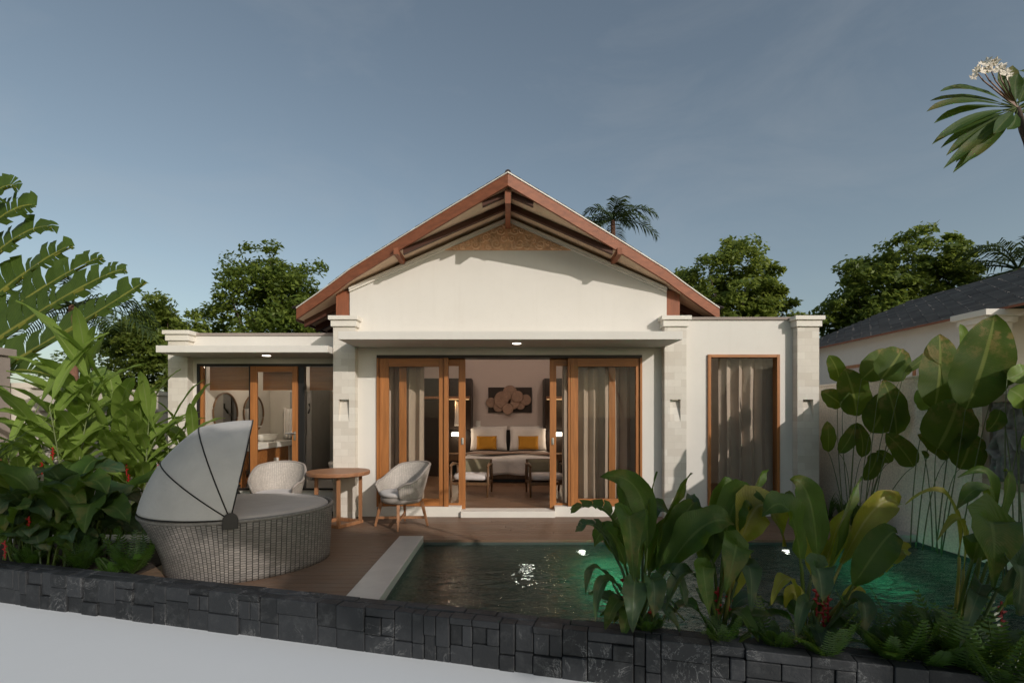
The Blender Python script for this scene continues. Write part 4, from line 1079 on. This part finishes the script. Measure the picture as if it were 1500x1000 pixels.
# ================================================================== TREES
def trees():
    G = 'trees beyond the garden'
    make_tree('broadleaf_tree', 'tall dark green tree rising behind the bathroom wing, left of the gable', (-8.4,18,GZ), 7,
              [((-8.5,18,5.0),(2.0,1.9,2.4)),((-7.4,18,4.6),(1.5,1.5,2.3)),((-9.6,17.8,4.0),(1.2,1.2,1.5)),((-8.2,18,3.0),(2.4,1.6,1.2))], 420, 95, .165, M['treeleaf'], 1, G)
    make_tree('broadleaf_tree', 'lower rounded bright tree over the left boundary wall, beside the pillar', (-10.4,16,GZ), 5,
              [((-10.6,16,3.6),(1.5,1.4,1.6)),((-10.2,15.6,2.6),(1.5,1.3,1.3)),((-11.4,16,4.0),(.9,.9,.9))], 330, 90, .15, M['treeleaf2'], 2, G)
    make_tree('broadleaf_tree', 'sparse small tree with open branches behind the left palm trunk', (-13.4,17,GZ), 4,
              [((-13.3,17,3.3),(1.6,1.2,.9)),((-14.4,17,2.7),(.9,.9,.5))], 42, 45, .14, M['treeleaf'], 3, G)
    make_tree('broadleaf_tree', 'tall sunlit tree just right of the gable roof, above the right wing', (7.4,17,GZ), 7,
              [((7.2,17,5.4),(1.7,1.6,1.9)),((7.0,17,4.0),(1.9,1.6,1.8)),((8.9,17,4.0),(1.2,1.2,1.2)),((9.6,17,3.3),(.9,.9,.6))], 400, 95, .165, M['treeleaf2'], 4, G)
    make_tree('broadleaf_tree', 'broad sunlit tree behind the grey roof of the neighbouring villa', (12.2,16,GZ), 7,
              [((12.6,16,5.6),(1.7,1.6,1.5)),((11.4,16,5.2),(1.4,1.4,1.5)),((11.0,16,3.6),(1.4,1.4,1.7)),((12.4,16,3.4),(2.0,1.5,1.3))], 480, 95, .165, M['treeleaf'], 5, G)
    make_palm('coconut_palm', 'coconut palm with reddish trunk behind the torn leaves on the left', (-11.0,13,GZ), (-11.05,13,4.35), 13, 2.0, 11, group='palms beyond the garden')
    make_palm('coconut_palm', 'coconut palm showing above the right slope of the gable roof', (4.2,20,GZ), (4.1,20,9.15), 14, 1.8, 12, lw=.06, group='palms beyond the garden')
    make_palm('coconut_palm', 'coconut palm at the right edge above the neighbouring roof', (14.0,14,GZ), (13.95,14,5.55), 15, 2.1, 15, group='palms beyond the garden')
    # unseen tree added behind the viewpoint, crown shaped to shade the near garden
    make_tree('added_shade_tree', 'wide spreading tree added unseen behind the viewpoint to shade the near garden', (8.2,-4.2,GZ), 14,
              [((2.6,-4.2,5.85),(1.15,.35,.46)),((4.4,-4.2,5.85),(1.2,.35,.48)),((6.2,-4.1,5.6),(1.2,.4,.6)),((7.9,-4.1,4.65),(1.2,.4,.2)),((9.9,-4.1,5.1),(1.1,.5,.8)),((12.2,-4.1,5.2),(1.4,.5,.85))], 470, 80, .20, M['treeleaf'], 30, 'added shade trees', .24)
trees()

# ================================================================== PLANTS
def canna_plant(label, base, leaves, Y, extra=6, flowers=(), group='broad leaved plants along the stone wall', seed=1, L=.5):
    r = random.Random(seed); base = Vector(base)
    root = thing('canna_plant', label, 'plant', base, group)
    mbs = {'canna': MB(), 'cannay': MB(), 'cannab': MB()}
    for lf in leaves:
        (a, b, c, w), m = lf[0], lf[1]; dy = lf[2] if len(lf) > 2 else 0
        kw = lf[3] if len(lf) > 3 else {}
        y0, y1, y2 = base.y, Y + dy*.6, Y + dy
        p0 = Vector((base.x + (a[0]-b[0])*.0, base.y, base.z)); p2 = P(*c, y2); mid = P(*b, y1)
        p1 = (mid - (p0 + p2)*.25)*2
        st = P(*a, Y)
        kk = dict(hint=(r.uniform(-.25,.25), -1, r.uniform(.1,.6)), pet=.30, fold=r.uniform(.2,.65), wave=.10, n=14, pw=.013)
        kk.update(kw)
        leaf(mbs[m], p0 + Vector((r.uniform(-.05,.05), r.uniform(-.05,.05),0)), p1, p2, w*Y/F, **kk)
    for k in range(extra):
        az = r.random()*6.283; o = Vector((math.cos(az), math.sin(az)*.7, 0)); l = L*r.uniform(.7,1.1)
        p0 = base + o*.04; p1 = base + o*l*.35 + Vector((0,0,l*r.uniform(.5,1.0))); p2 = base + o*l*r.uniform(.7,1) + Vector((0,0,l*r.uniform(.05,.5)))
        leaf(mbs[r.choice(('canna','canna','cannab'))], p0, p1, p2, l*r.uniform(.2,.3), hint=(o.x*.2,o.y*.2-.3,1), pet=.3, fold=.3, n=10, pw=.010)
    nm = {'canna': 'foliage', 'cannay': 'sunlit_yellow_foliage', 'cannab': 'bluish_foliage'}  # cannay leaves carry the sunlight in their colour
    for k, mb in mbs.items():
        if mb.v: mb.build(nm[k], M[k], root, smooth=True)
    for f in flowers:
        mb = MB(); bracts(mb, P(*f, base.y-.06), 6, .17); mb.build('flower', M['redflower'], root)
    return root

def foreground():
    Y = 3.5
    canna_plant('broad leaved plant with upright paddles in front of the pool, below the right door panel', (.92,3.66,.02), [
        (((930,800),(938,800),(962,690),22),'canna',.1,dict(hint=(1,-.4,.1))), (((925,840),(945,745),(879,698),40),'canna',.1,dict(fold=.35)),
        (((925,840),(925,770),(905,700),30),'canna',.2,dict(hint=(-.6,-1,0))),
        (((930,860),(922,760),(928,850),52),'canna',-.35,dict(hint=(0,-.6,1),pet=.15)), (((930,850),(905,770),(835,745),34),'canna',.05,dict(hint=(0,-.5,1),rag=.5)), (((930,850),(890,790),(843,776),28),'cannab',-.1,dict(hint=(0,-.5,1),rag=.4)),
        (((945,850),(965,780),(1013,692),34),'canna',.15,dict(hint=(.9,-.6,.0))), (((945,850),(985,790),(1018,735),50),'canna',.1,dict(hint=(.2,-1,.4))),
        (((945,880),(1010,790),(1075,768),56),'canna',-.15,dict(hint=(-.3,-.8,.7))), (((935,870),(880,835),(858,872),16),'cannab',-.15,dict(hint=(0,-.2,1))),
        (((935,880),(890,850),(872,910),22),'cannab',-.2,dict(hint=(0,-.4,1))), (((940,880),(960,800),(1000,775),46),'canna',.25), (((950,880),(975,835),(1005,890),26),'cannab',-.2,dict(hint=(0,-.4,1))),
        (((935,870),(955,850),(957,905),36),'cannab',-.3,dict(hint=(0,-1,.5),pet=.5)), (((925,880),(930,850),(926,925),34),'cannab',-.35,dict(hint=(0,-1,.5),pet=.5)), (((930,840),(900,790),(870,800),36),'canna',.2),
        (((935,840),(945,760),(985,760),30),'cannab',.4)], Y, 10, ((936,860),(953,873),(914,850),(956,885)), seed=3)
    canna_plant('broad leaved plant with one big leaf coloured sunlit yellow, below the tall window', (1.45,3.56,.02), [
        (((1050,830),(1048,760),(1073,703),38),'canna',.1,dict(hint=(.2,-1,0))), (((1055,840),(1085,760),(1127,687),26),'canna',.05,dict(hint=(.8,-.8,.2))), (((1055,830),(1075,770),(1094,722),28),'cannay',.25),
        (((1055,860),(1100,750),(1150,800),62),'cannay',-.1,dict(hint=(.15,-.7,.8))), (((1055,860),(1070,750),(1118,758),54),'canna',-.05,dict(hint=(-.2,-.8,.6))), (((1040,860),(1020,770),(1012,725),26),'cannab',.3),
        (((1050,880),(1010,840),(975,895),26),'cannab',-.2,dict(hint=(0,-.3,1))), (((1060,880),(1090,830),(1100,895),32),'cannab',-.2,dict(hint=(0,-.5,1))), (((1050,860),(1035,780),(985,770),44),'canna',.2),
        (((1060,850),(1080,800),(1062,870),44),'canna',-.25,dict(hint=(0,-1,.6))), (((1060,870),(1080,850),(1092,800),26),'cannay',0), (((1045,870),(1030,830),(1040,905),30),'canna',-.3,dict(hint=(0,-.8,.6))), (((1055,850),(1030,790),(1035,760),40),'canna',.15)],
        3.45, 9, ((1052,868),(1068,862),(1036,850)), seed=4)
    canna_plant('broad leaved plant with several leaves coloured sunlit yellow, below the right end of the villa', (2.02,3.42,.02), [
        (((1215,830),(1222,790),(1262,697),30),'canna',.1,dict(hint=(.7,-.9,0))), (((1200,850),(1190,760),(1157,702),42),'canna',.1,dict(hint=(-.3,-1,.2))), (((1200,840),(1170,770),(1150,722),16),'canna',.2),
        (((1200,850),(1165,765),(1116,757),50),'canna',-.1,dict(hint=(0,-.7,.8))), (((1215,860),(1222,790),(1238,765),44),'cannay',.3), (((1220,860),(1262,770),(1318,738),52),'cannay',.15,dict(hint=(.2,-.9,.5))),
        (((1220,870),(1275,815),(1312,780),50),'canna',-.1,dict(hint=(-.3,-1,.5))), (((1225,880),(1280,830),(1333,808),38),'cannay',0,dict(hint=(.1,-.8,.7),rag=.35)), (((1195,890),(1160,850),(1130,885),22),'cannay',-.1,dict(hint=(0,-.3,1))),
        (((1200,890),(1195,835),(1205,885),42),'cannab',-.35,dict(hint=(0,-1,.5),pet=.4)), (((1220,900),(1255,880),(1262,935),30),'cannab',-.2,dict(hint=(0,-.5,1))), (((1205,900),(1165,870),(1150,890),24),'cannay',.1), (((1225,900),(1245,870),(1262,890),24),'cannay',.1),
        (((1210,860),(1195,800),(1182,790),40),'cannay',.35), (((1205,900),(1180,880),(1165,940),24),'cannab',-.2,dict(hint=(0,-.5,1)))], 3.3, 8, ((1196,865),(1213,872),(1206,885)), seed=5)
    canna_plant('dark broad leaved plant at the right edge, below the carved relief', (2.78,3.22,.02), [
        (((1470,800),(1466,750),(1470,690),18),'canna',.1), (((1465,780),(1455,735),(1403,699),20),'canna',.1,dict(hint=(.2,-1,.3))), (((1460,790),(1400,752),(1326,738),15),'cannay',.1,dict(hint=(0,-.6,1))),
        (((1460,800),(1440,745),(1400,747),36),'canna',0,dict(hint=(0,-.6,1))), (((1455,810),(1410,780),(1373,792),16),'cannay',0,dict(hint=(0,-.5,1))), (((1470,890),(1442,770),(1455,860),72),'canna',-.25,dict(hint=(-.2,-1,.4),pet=.3)),
        (((1480,900),(1500,840),(1530,780),60),'canna',0), (((1470,900),(1435,860),(1420,900),30),'cannab',-.1,dict(hint=(0,-.4,1))), (((1480,900),(1475,830),(1490,900),70),'cannab',-.3,dict(hint=(0,-1,.4))),
        (((1470,900),(1430,870),(1405,950),22),'cannab',-.2,dict(hint=(0,-.4,1))), (((1480,890),(1460,800),(1420,830),50),'canna',.2)], 3.0, 10, ((1467,890),), seed=6)
    # ferns
    G = 'ferns along the stone wall'
    def fr(lab, u, v, Y, n, L):
        p = P(u, v, Y); p.z = .03; mb = MB(); fern(mb, p, n, L); tag(mb.build('fern', M['fern'], None, p), lab, 'fern', G)
    fr('low fern behind the slate wall, left of the yellow leaved plant', 1135, 940, 3.28, 15, .32)
    fr('bright fern behind the slate wall, just right of the yellow leaved plant', 1300, 945, 3.12, 20, .40)
    fr('tall bright fern behind the slate wall, near the right edge', 1412, 960, 3.0, 20, .46)
    fr('small fern behind the slate wall, between the two bright ferns', 1355, 960, 3.05, 16, .42)
    fr('fern at the far right end of the slate wall', 1470, 985, 2.82, 18, .44)
    fr('fern at the foot of the yellow leaved plant', 1205, 945, 3.15, 16, .34)
    fr('low fern under the plant with one big leaf coloured sunlit yellow', 1060, 925, 3.35, 14, .24)
    fr('low fern under the leftmost of the pool side plants', 950, 915, 3.5, 14, .24)
    fr('fern beside the foot of the daybed', 195, 845, 4.95, 20, .42)
    fr('fern under the dark planting left of the daybed', 120, 840, 5.0, 16, .36)
    fr('small fern at the left end of the slate wall', 45, 838, 5.1, 16, .32)
    fr('low fern right of the daybed side planting, tucked under dark leaves', 165, 850, 4.85, 12, .26)
foreground()

def left_planting():
    r = random.Random(17)
    # sunlit ginger clumps
    def ginger(lab, x, y, n, H, seed, sp=.45):
        r = random.Random(seed); base = Vector((x,y,.0)); root = thing('ginger_plant', lab, 'plant', base, 'sunlit ginger clumps on the left'); mb = MB(); st = MB()
        for k in range(n):
            b = base + Vector((r.uniform(-.28,.28), r.uniform(-.22,.22), 0)); az = r.random()*6.283; h = H*r.uniform(.72,1.05)
            t = b + Vector((math.cos(az)*sp*r.uniform(.2,1), math.sin(az)*sp*.7*r.uniform(.2,1), h*.86)); m = (b+t)/2 + Vector((0,0,h*.12))
            st.tube([bez(b,m,t,i/6) for i in range(7)], [.012-.001*i for i in range(7)], 5)
            nl = 9
            for i in range(nl):
                q = .38 + .62*i/(nl-1); c = bez(b,m,t,q); a2 = az + (0 if i%2 else math.pi) + r.uniform(-.7,.7); l = H*r.uniform(.24,.36)*(1.08-.25*abs(q-.7))
                o = Vector((math.cos(a2), math.sin(a2), 0)); up = r.uniform(.8,1.6) if i < nl-1 else 2.2
                p1 = c + o*l*.45 + Vector((0,0,l*.5*up)); p2 = c + o*l*.95 + Vector((0,0,l*(.72*up-.22)))
                leaf(mb, c, p1, p2, l*r.uniform(.24,.34), hint=(o.x*.1,o.y*.1-.25,1), pet=.06, n=8, fold=.25, wave=.05, pw=.006)
        mb.build('foliage', M['ginger'], root, smooth=True); st.build('stems', M['stem'], root, smooth=True)
        for k in range(2):
            fl = MB(); bracts(fl, base + Vector((r.uniform(-.35,.35), -.35, H*r.uniform(.42,.62))), 5, .1, False); fl.build('flower', M['redflower'], root)
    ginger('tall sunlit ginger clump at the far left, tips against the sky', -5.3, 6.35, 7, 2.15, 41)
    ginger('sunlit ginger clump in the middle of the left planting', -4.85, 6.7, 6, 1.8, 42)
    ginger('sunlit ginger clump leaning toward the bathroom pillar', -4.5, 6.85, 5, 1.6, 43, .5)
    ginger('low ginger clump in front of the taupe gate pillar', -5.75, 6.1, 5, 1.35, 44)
    # dark shaded clumps
    def dark(lab, x, y, n, H, seed):
        r = random.Random(seed); base = Vector((x,y,.0)); root = thing('canna_plant', lab, 'plant', base, 'shaded broad leaved clumps on the left'); mb = MB(); m2 = MB()
        for k in range(n):
            az = k/n*6.283*2.4 + r.uniform(-.4,.4); o = Vector((math.cos(az), math.sin(az)*.75, 0)); h = H*r.uniform(.5,1.05); l = h*.8
            p0 = base + Vector((r.uniform(-.2,.2), r.uniform(-.15,.15), 0)); p1 = p0 + o*l*r.uniform(.1,.35) + Vector((0,0,h*r.uniform(.85,1.15))); p2 = p0 + o*l*r.uniform(.55,1.0) + Vector((0,0,h*r.uniform(.35,.9)))
            leaf(mb if k % 3 else m2, p0, p1, p2, H*r.uniform(.20,.30), hint=(o.x*.2,o.y*.2-.4,1), pet=.33, n=12, fold=.3, wave=.08, pw=.012)
        mb.build('foliage', M['canna'], root, smooth=True); m2.build('bluish_foliage', M['cannab'], root, smooth=True)
        for k in range(seed % 2):
            fl = MB(); bracts(fl, base + Vector((r.uniform(-.25,.25), -.3, H*r.uniform(.3,.55))), 5, .14); fl.build('flower', M['redflower'], root)
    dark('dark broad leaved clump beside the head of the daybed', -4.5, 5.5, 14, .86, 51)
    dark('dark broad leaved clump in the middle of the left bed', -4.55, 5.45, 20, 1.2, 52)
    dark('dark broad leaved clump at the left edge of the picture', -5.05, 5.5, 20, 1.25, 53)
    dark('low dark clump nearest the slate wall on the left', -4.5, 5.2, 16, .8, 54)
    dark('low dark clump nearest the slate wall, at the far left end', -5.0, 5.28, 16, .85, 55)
    # traveller palm
    base = Vector((-10.6,7.5,GZ)); root = thing('traveller_palm', 'traveller palm fan of big torn leaves reaching in from the left', 'palm', base); mb = MB(); st = MB()
    c0 = P(-300, 700, 7.5)
    st.tube([base, base.lerp(c0,.6), c0], [.16,.14,.1], 10)
    for (tip, via, Y, w) in [(a, b, y+2.6, w) for a, b, y, w in (((212,412),(20,528),4.7,70),((183,394),(30,474),4.85,66),((147,376),(-20,478),5.0,72),((104,359),(-40,460),5.1,78),((73,331),(-60,418),5.0,80),((50,300),(-80,395),4.9,84),((22,272),(-90,370),4.8,84),((-10,250),(-140,360),4.9,86),((90,560),(-60,560),4.6,46),((-20,225),(-170,340),5.0,86))]:
        p2 = P(*tip, Y); v = P(*via, Y); p0 = c0; p1 = (v - (p0+p2)*.25)*2
        leaf(mb, p0, p1, p2, w*1.15*Y/F, hint=(.25,-1,.75), pet=.28, n=34, fold=.25, wave=.03, rag=.45, pw=.05, one=-.8, wp=.5, tipp=.34)
    mb.build('foliage', M['traveller'], root, smooth=False); st.build('trunk', M['palmbark'], root, smooth=True)
    # dark palm leaves by the pillar
    mb = MB(); b = Vector((-5.6,5.2,.0)); blades(mb, b + Vector((0,0,.55)), 46, 1.05, .035, 1.0, .5); o = mb.build('palm_fronds', M['palmleaf'], None, b)
    tag(o, 'thin dark palm blades at the left edge below the taupe pillar', 'plant')
left_planting()

def right_planting():
    r = random.Random(9)
    def cigar(lab, clump, leaves, seed):
        r = random.Random(seed); base = Vector(clump); root = thing('cigar_plant', lab, 'plant', base, 'big paddle leaved plants against the right wall'); mb = MB(); st = MB(); lt = MB()
        for (bpx, tpx, w, Y, m) in leaves:
            Y = min(Y, 5.06*F/(max(bpx[0],tpx[0])+w*.3-U0))
            a = P(*bpx, Y); c = P(*tpx, Y + r.uniform(-.06,.06)); c = a + (c-a)*1.14; d = c - a
            b = (a+c)/2 + Vector((0,-.08,0)) + Vector((r.uniform(-.03,.03),0,0))
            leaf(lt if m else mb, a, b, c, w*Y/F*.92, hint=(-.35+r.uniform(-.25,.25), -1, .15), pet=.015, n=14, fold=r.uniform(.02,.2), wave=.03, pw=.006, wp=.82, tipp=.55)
            g = Vector((min(5.0, base.x*.72 + a.x*.28 + r.uniform(-.12,.12)), Y*.6 + base.y*.4 + r.uniform(.0,.25), 0)); mid = g*.4 + a*.6 + Vector((r.uniform(-.06,.06),0,.1))
            st.tube([bez(g, (mid-(g+a)*.25)*2, a, i/9) for i in range(10)], [.0075-.0005*i for i in range(10)], 6)
        mb.build('foliage', M['cigar'], root, smooth=True)
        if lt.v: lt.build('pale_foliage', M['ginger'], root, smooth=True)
        st.build('stems', M['stem'], root, smooth=True)
    cigar('tall paddle leaved plant with a huge browning leaf, nearest the relief', (4.85,5.9,.0), [
        ((1368,600),(1375,503),62,6.1,0), ((1414,600),(1452,478),80,5.9,0), ((1372,658),(1400,592),76,5.8,0), ((1405,687),(1420,637),56,5.75,0), ((1362,600),(1345,575),30,6.2,1), ((1390,670),(1350,640),30,6.0,0),
        ((1460,560),(1480,545),26,5.6,0), ((1412,520),(1407,480),14,6.3,1), ((1350,660),(1356,670),8,5.9,0)], 61)
    cigar('paddle leaved plant with scattered darker leaves, nearest the villa', (4.72,7.0,.0), [
        ((1262,555),(1300,518),44,7.1,0), ((1290,555),(1318,516),56,7.0,0), ((1320,553),(1310,530),26,6.9,1), ((1255,610),(1240,548),50,6.9,0), ((1235,595),(1207,575),30,7.0,0), ((1275,634),(1300,580),50,6.7,0), ((1313,638),(1296,566),44,6.6,0), ((1338,684),(1302,640),34,6.5,0),
        ((1213,662),(1212,622),22,7.0,0), ((1229,664),(1250,625),22,6.9,0), ((1262,670),(1256,625),24,6.8,0), ((1284,662),(1268,698),26,6.7,0), ((1302,678),(1286,662),18,6.7,0), ((1230,560),(1216,525),26,7.2,0), ((1325,545),(1360,515),14,7.0,0)], 62)
    cigar('paddle leaved plant hanging over the carved relief at the right edge', (4.75,4.55,.0), [
        ((1505,620),(1540,560),50,4.7,0), ((1465,600),(1448,628),26,4.9,0), ((1478,570),(1500,590),40,4.6,1), ((1495,655),(1530,640),40,4.5,1), ((1520,640),(1560,520),70,4.6,0), ((1475,555),(1500,540),30,5.0,1)], 63)
    mb = MB()
    for k in range(9): blades(mb, (rng.uniform(4.84,5.08), 6.85+k*.12, 0), 36, .42, .011, .9)
    o = mb.build('ornamental_grass', M['grass'], None, (4.95,7.3,0)); tag(o, 'tuft of thin ornamental grass at the foot of the right wall beside the villa', 'plant')
    # frangipani
    base = Vector((3.15,2.05,GZ)); root = thing('frangipani_tree', 'frangipani branch with long leaves and white flowers at the upper right', 'tree', base)
    tk = MB(); hub = P(1490,158,2.5); tk.tube([base, (3.2,2.1,.9), (3.0,2.3,1.9), P(1515,240,2.5), P(1499,190,2.5), hub], [.06,.05,.04,.024,.017,.012], 10)
    tk.tube([P(1512,240,2.5), P(1580,160,2.55), P(1620,120,2.6)], [.022,.017,.012], 8); tk.build('trunk', M['bark'], root, smooth=True)
    mb = MB()
    L = [((1466,140),(1420,118),(1377,134),17,0),((1464,144),(1400,137),(1357,164),16,-.05),((1470,150),(1410,150),(1368,181),15,.05),((1472,156),(1420,165),(1365,212),16,-.1),((1475,158),(1430,175),(1378,217),14,.1),((1478,160),(1430,185),(1386,228),16,0),((1480,162),(1440,195),(1382,247),15,-.1),
         ((1482,165),(1450,195),(1396,253),18,.05),((1485,165),(1468,180),(1456,196),18,-.15),((1478,150),(1462,125),(1470,103),24,.1),((1488,150),(1482,125),(1492,108),18,-.05),((1495,155),(1500,130),(1512,110),24,0),((1500,170),(1520,180),(1560,190),20,0),((1490,185),(1488,188),(1475,190),14,-.1),((1500,160),(1540,140),(1580,150),22,.1),((1480,158),(1425,170),(1376,200),12,.15),((1474,150),(1415,134),(1362,148),14,.1),((1476,160),(1440,190),(1400,238),17,.12),((1482,164),(1455,205),(1410,240),16,-.1),((1478,158),(1420,180),(1371,205),13,-.12),((1486,150),(1476,120),(1484,96),20,.12),((1496,160),(1520,150),(1545,120),20,0)]
    for a,b,c,w,dy in L:
        leaf(mb, hub, P(*b,2.5+dy*.4)*1.0, P(*c,2.5+dy*.6), w*1.12*2.5/F, hint=(rng.uniform(-.2,.2),-.8,.6), pet=.16, n=10, fold=.28, wave=.02, pw=.0035, wp=.95, tipp=.8)
    for k in range(12):
        az = rng.random()*6.283; p = P(1600,130,2.6); o = Vector((math.cos(az),math.sin(az),rng.uniform(-.4,.6)))
        leaf(mb, p, p+o*.16+Vector((0,0,.06)), p+o*.32, .055, pet=.16, n=8, pw=.0035)
    mb.build('foliage', M['plum'], root, smooth=True)
    stk = MB()
    for k in range(34):
        u = rng.uniform(1424,1480); v = 122 - 30*math.sin(math.pi*(u-1415)/75)**.8 + rng.uniform(-4,12); c = P(u,v,2.5+rng.uniform(-.08,.08)); nn = Vector((rng.gauss(0,.6),-1,rng.gauss(.3,.6))).normalized(); a = nn.orthogonal().normalized(); b = nn.cross(a)
        fl = MB(); vs = [c]; fs = []
        for j in range(5):
            t = 6.283*j/5; d = a*math.cos(t)+b*math.sin(t); q = nn.cross(d); z = .020; n0 = len(vs)
            vs += [c+d*z*.6+q*z*.38, c+d*z*1.1+nn*z*.2, c+d*z*.6-q*z*.3]; fs.append((0,n0,n0+1,n0+2))
        fl.add(vs, fs); fl.build('flower', M['white'], root)
    for k in range(5): stk.tube([hub, P(1440+9*k,118,2.5), P(1430+11*k,105,2.5)], [.005,.003,.002], 5)
    stk.build('flower_stalks', M['pinkstem'], root)
right_planting()

# ================================================================== LIGHT, SKY, CAMERA
SUN = Vector((.8,-1,.56)).normalized(); EL = math.asin(SUN.z); AZ = math.atan2(SUN.x, SUN.y)
sl = bpy.data.lights.new('sun', 'SUN'); sl.energy = 2.6; sl.angle = R(.55); sl.color = (1,.925,.855)
so = bpy.data.objects.new('sun', sl); COL.objects.link(so); so.rotation_euler = SUN.to_track_quat('Z','Y').to_euler(); so.location = (10,-12,12)
def lamp(name, loc, power, col, size=.05):
    l = bpy.data.lights.new(name, 'POINT'); l.energy = power; l.color = col; l.shadow_soft_size = size
    o = bpy.data.objects.new(name, l); COL.objects.link(o); o.location = loc
for sg in (-1,1): lamp('bedside_light', (sg*1.25,12.6,1.05), 5, (1,.78,.55))
for sg in (-1,1): lamp('shelf_light', (sg*1.3,12.45,1.85), 2, (1,.6,.28))
lamp('bedroom_fill', (-1.2,10.6,3.3), 38, (1,.80,.66), .12); lamp('bedroom_fill', (1.2,10.6,3.3), 38, (1,.80,.66), .12)  # fill lights added to brighten the bedroom
lamp('bathroom_fill', (-4.1,9.6,2.5), 22, (1,.85,.70), .1); lamp('wing_fill', (3.7,9.6,2.75), 6, (1,.8,.65), .1)  # added fill for the bathroom and the right wing room
for p,e in (((1.25,6.1,-1.0),13),((4.4,6.05,-1.0),6)): lamp('pool_light', p, e, (.10,1,.48), 0)

w = bpy.data.worlds.new('World'); scene.world = w; w.use_nodes = True
t = w.node_tree; t.nodes.clear()
sky = t.nodes.new('ShaderNodeTexSky'); sky.sky_type = 'NISHITA'; sky.sun_disc = False; sky.sun_elevation = EL; sky.sun_rotation = AZ
sky.air_density = 1.0; sky.dust_density = 1.6; sky.ozone_density = 1.0; sky.altitude = 0
tc = t.nodes.new('ShaderNodeTexCoord'); mp = t.nodes.new('ShaderNodeMapping'); mp.inputs['Scale'].default_value = (1.2,1.2,3.2)
nz = t.nodes.new('ShaderNodeTexNoise'); nz.inputs['Scale'].default_value = 2.3; nz.inputs['Detail'].default_value = 7; nz.inputs['Roughness'].default_value = .62; nz.inputs['Distortion'].default_value = .5
mr = t.nodes.new('ShaderNodeMapRange'); mr.inputs[1].default_value = .45; mr.inputs[2].default_value = .8; mr.inputs[3].default_value = 0; mr.inputs[4].default_value = .17
mx = t.nodes.new('ShaderNodeMix'); mx.data_type = 'RGBA'
hs = t.nodes.new('ShaderNodeHueSaturation'); hs.inputs['Saturation'].default_value = .76; hs.inputs['Value'].default_value = 1.0
bg = t.nodes.new('ShaderNodeBackground'); bg.inputs[1].default_value = .110; out = t.nodes.new('ShaderNodeOutputWorld')
L = t.links.new
L(tc.outputs['Generated'], mp.inputs[0]); L(mp.outputs[0], nz.inputs[0]); L(nz.outputs[0], mr.inputs[0]); L(mr.outputs[0], mx.inputs[0])
tn = t.nodes.new('ShaderNodeMix'); tn.data_type = 'RGBA'; tn.blend_type = 'MULTIPLY'; tn.inputs[0].default_value = 1; tn.inputs[7].default_value = (.97,1.0,.93,1)
L(sky.outputs[0], hs.inputs['Color']); L(hs.outputs[0], tn.inputs[6]); L(tn.outputs[2], mx.inputs[6]); mx.inputs[7].default_value = (4.2,4.3,4.4,1); L(mx.outputs[2], bg.inputs[0]); L(bg.outputs[0], out.inputs[0])

cam = bpy.data.cameras.new('camera'); cam.sensor_width = 36; cam.lens = 18; cam.shift_x = .004; cam.shift_y = .072; cam.clip_end = 1000; cam.clip_start = .05
co = bpy.data.objects.new('camera', cam); COL.objects.link(co); co.location = (0,0,EYE); co.rotation_euler = (R(90),0,0); scene.camera = co
scene.view_settings.view_transform = 'Standard'; scene.view_settings.look = 'None'; scene.view_settings.exposure = 0; scene.view_settings.gamma = 1
scene.render.engine = 'CYCLES'
cy = scene.cycles; cy.use_denoising = True; cy.denoiser = 'OPENIMAGEDENOISE'; cy.max_bounces = 10; cy.diffuse_bounces = 5; cy.transparent_max_bounces = 16; cy.sample_clamp_indirect = 6; cy.caustics_reflective = False
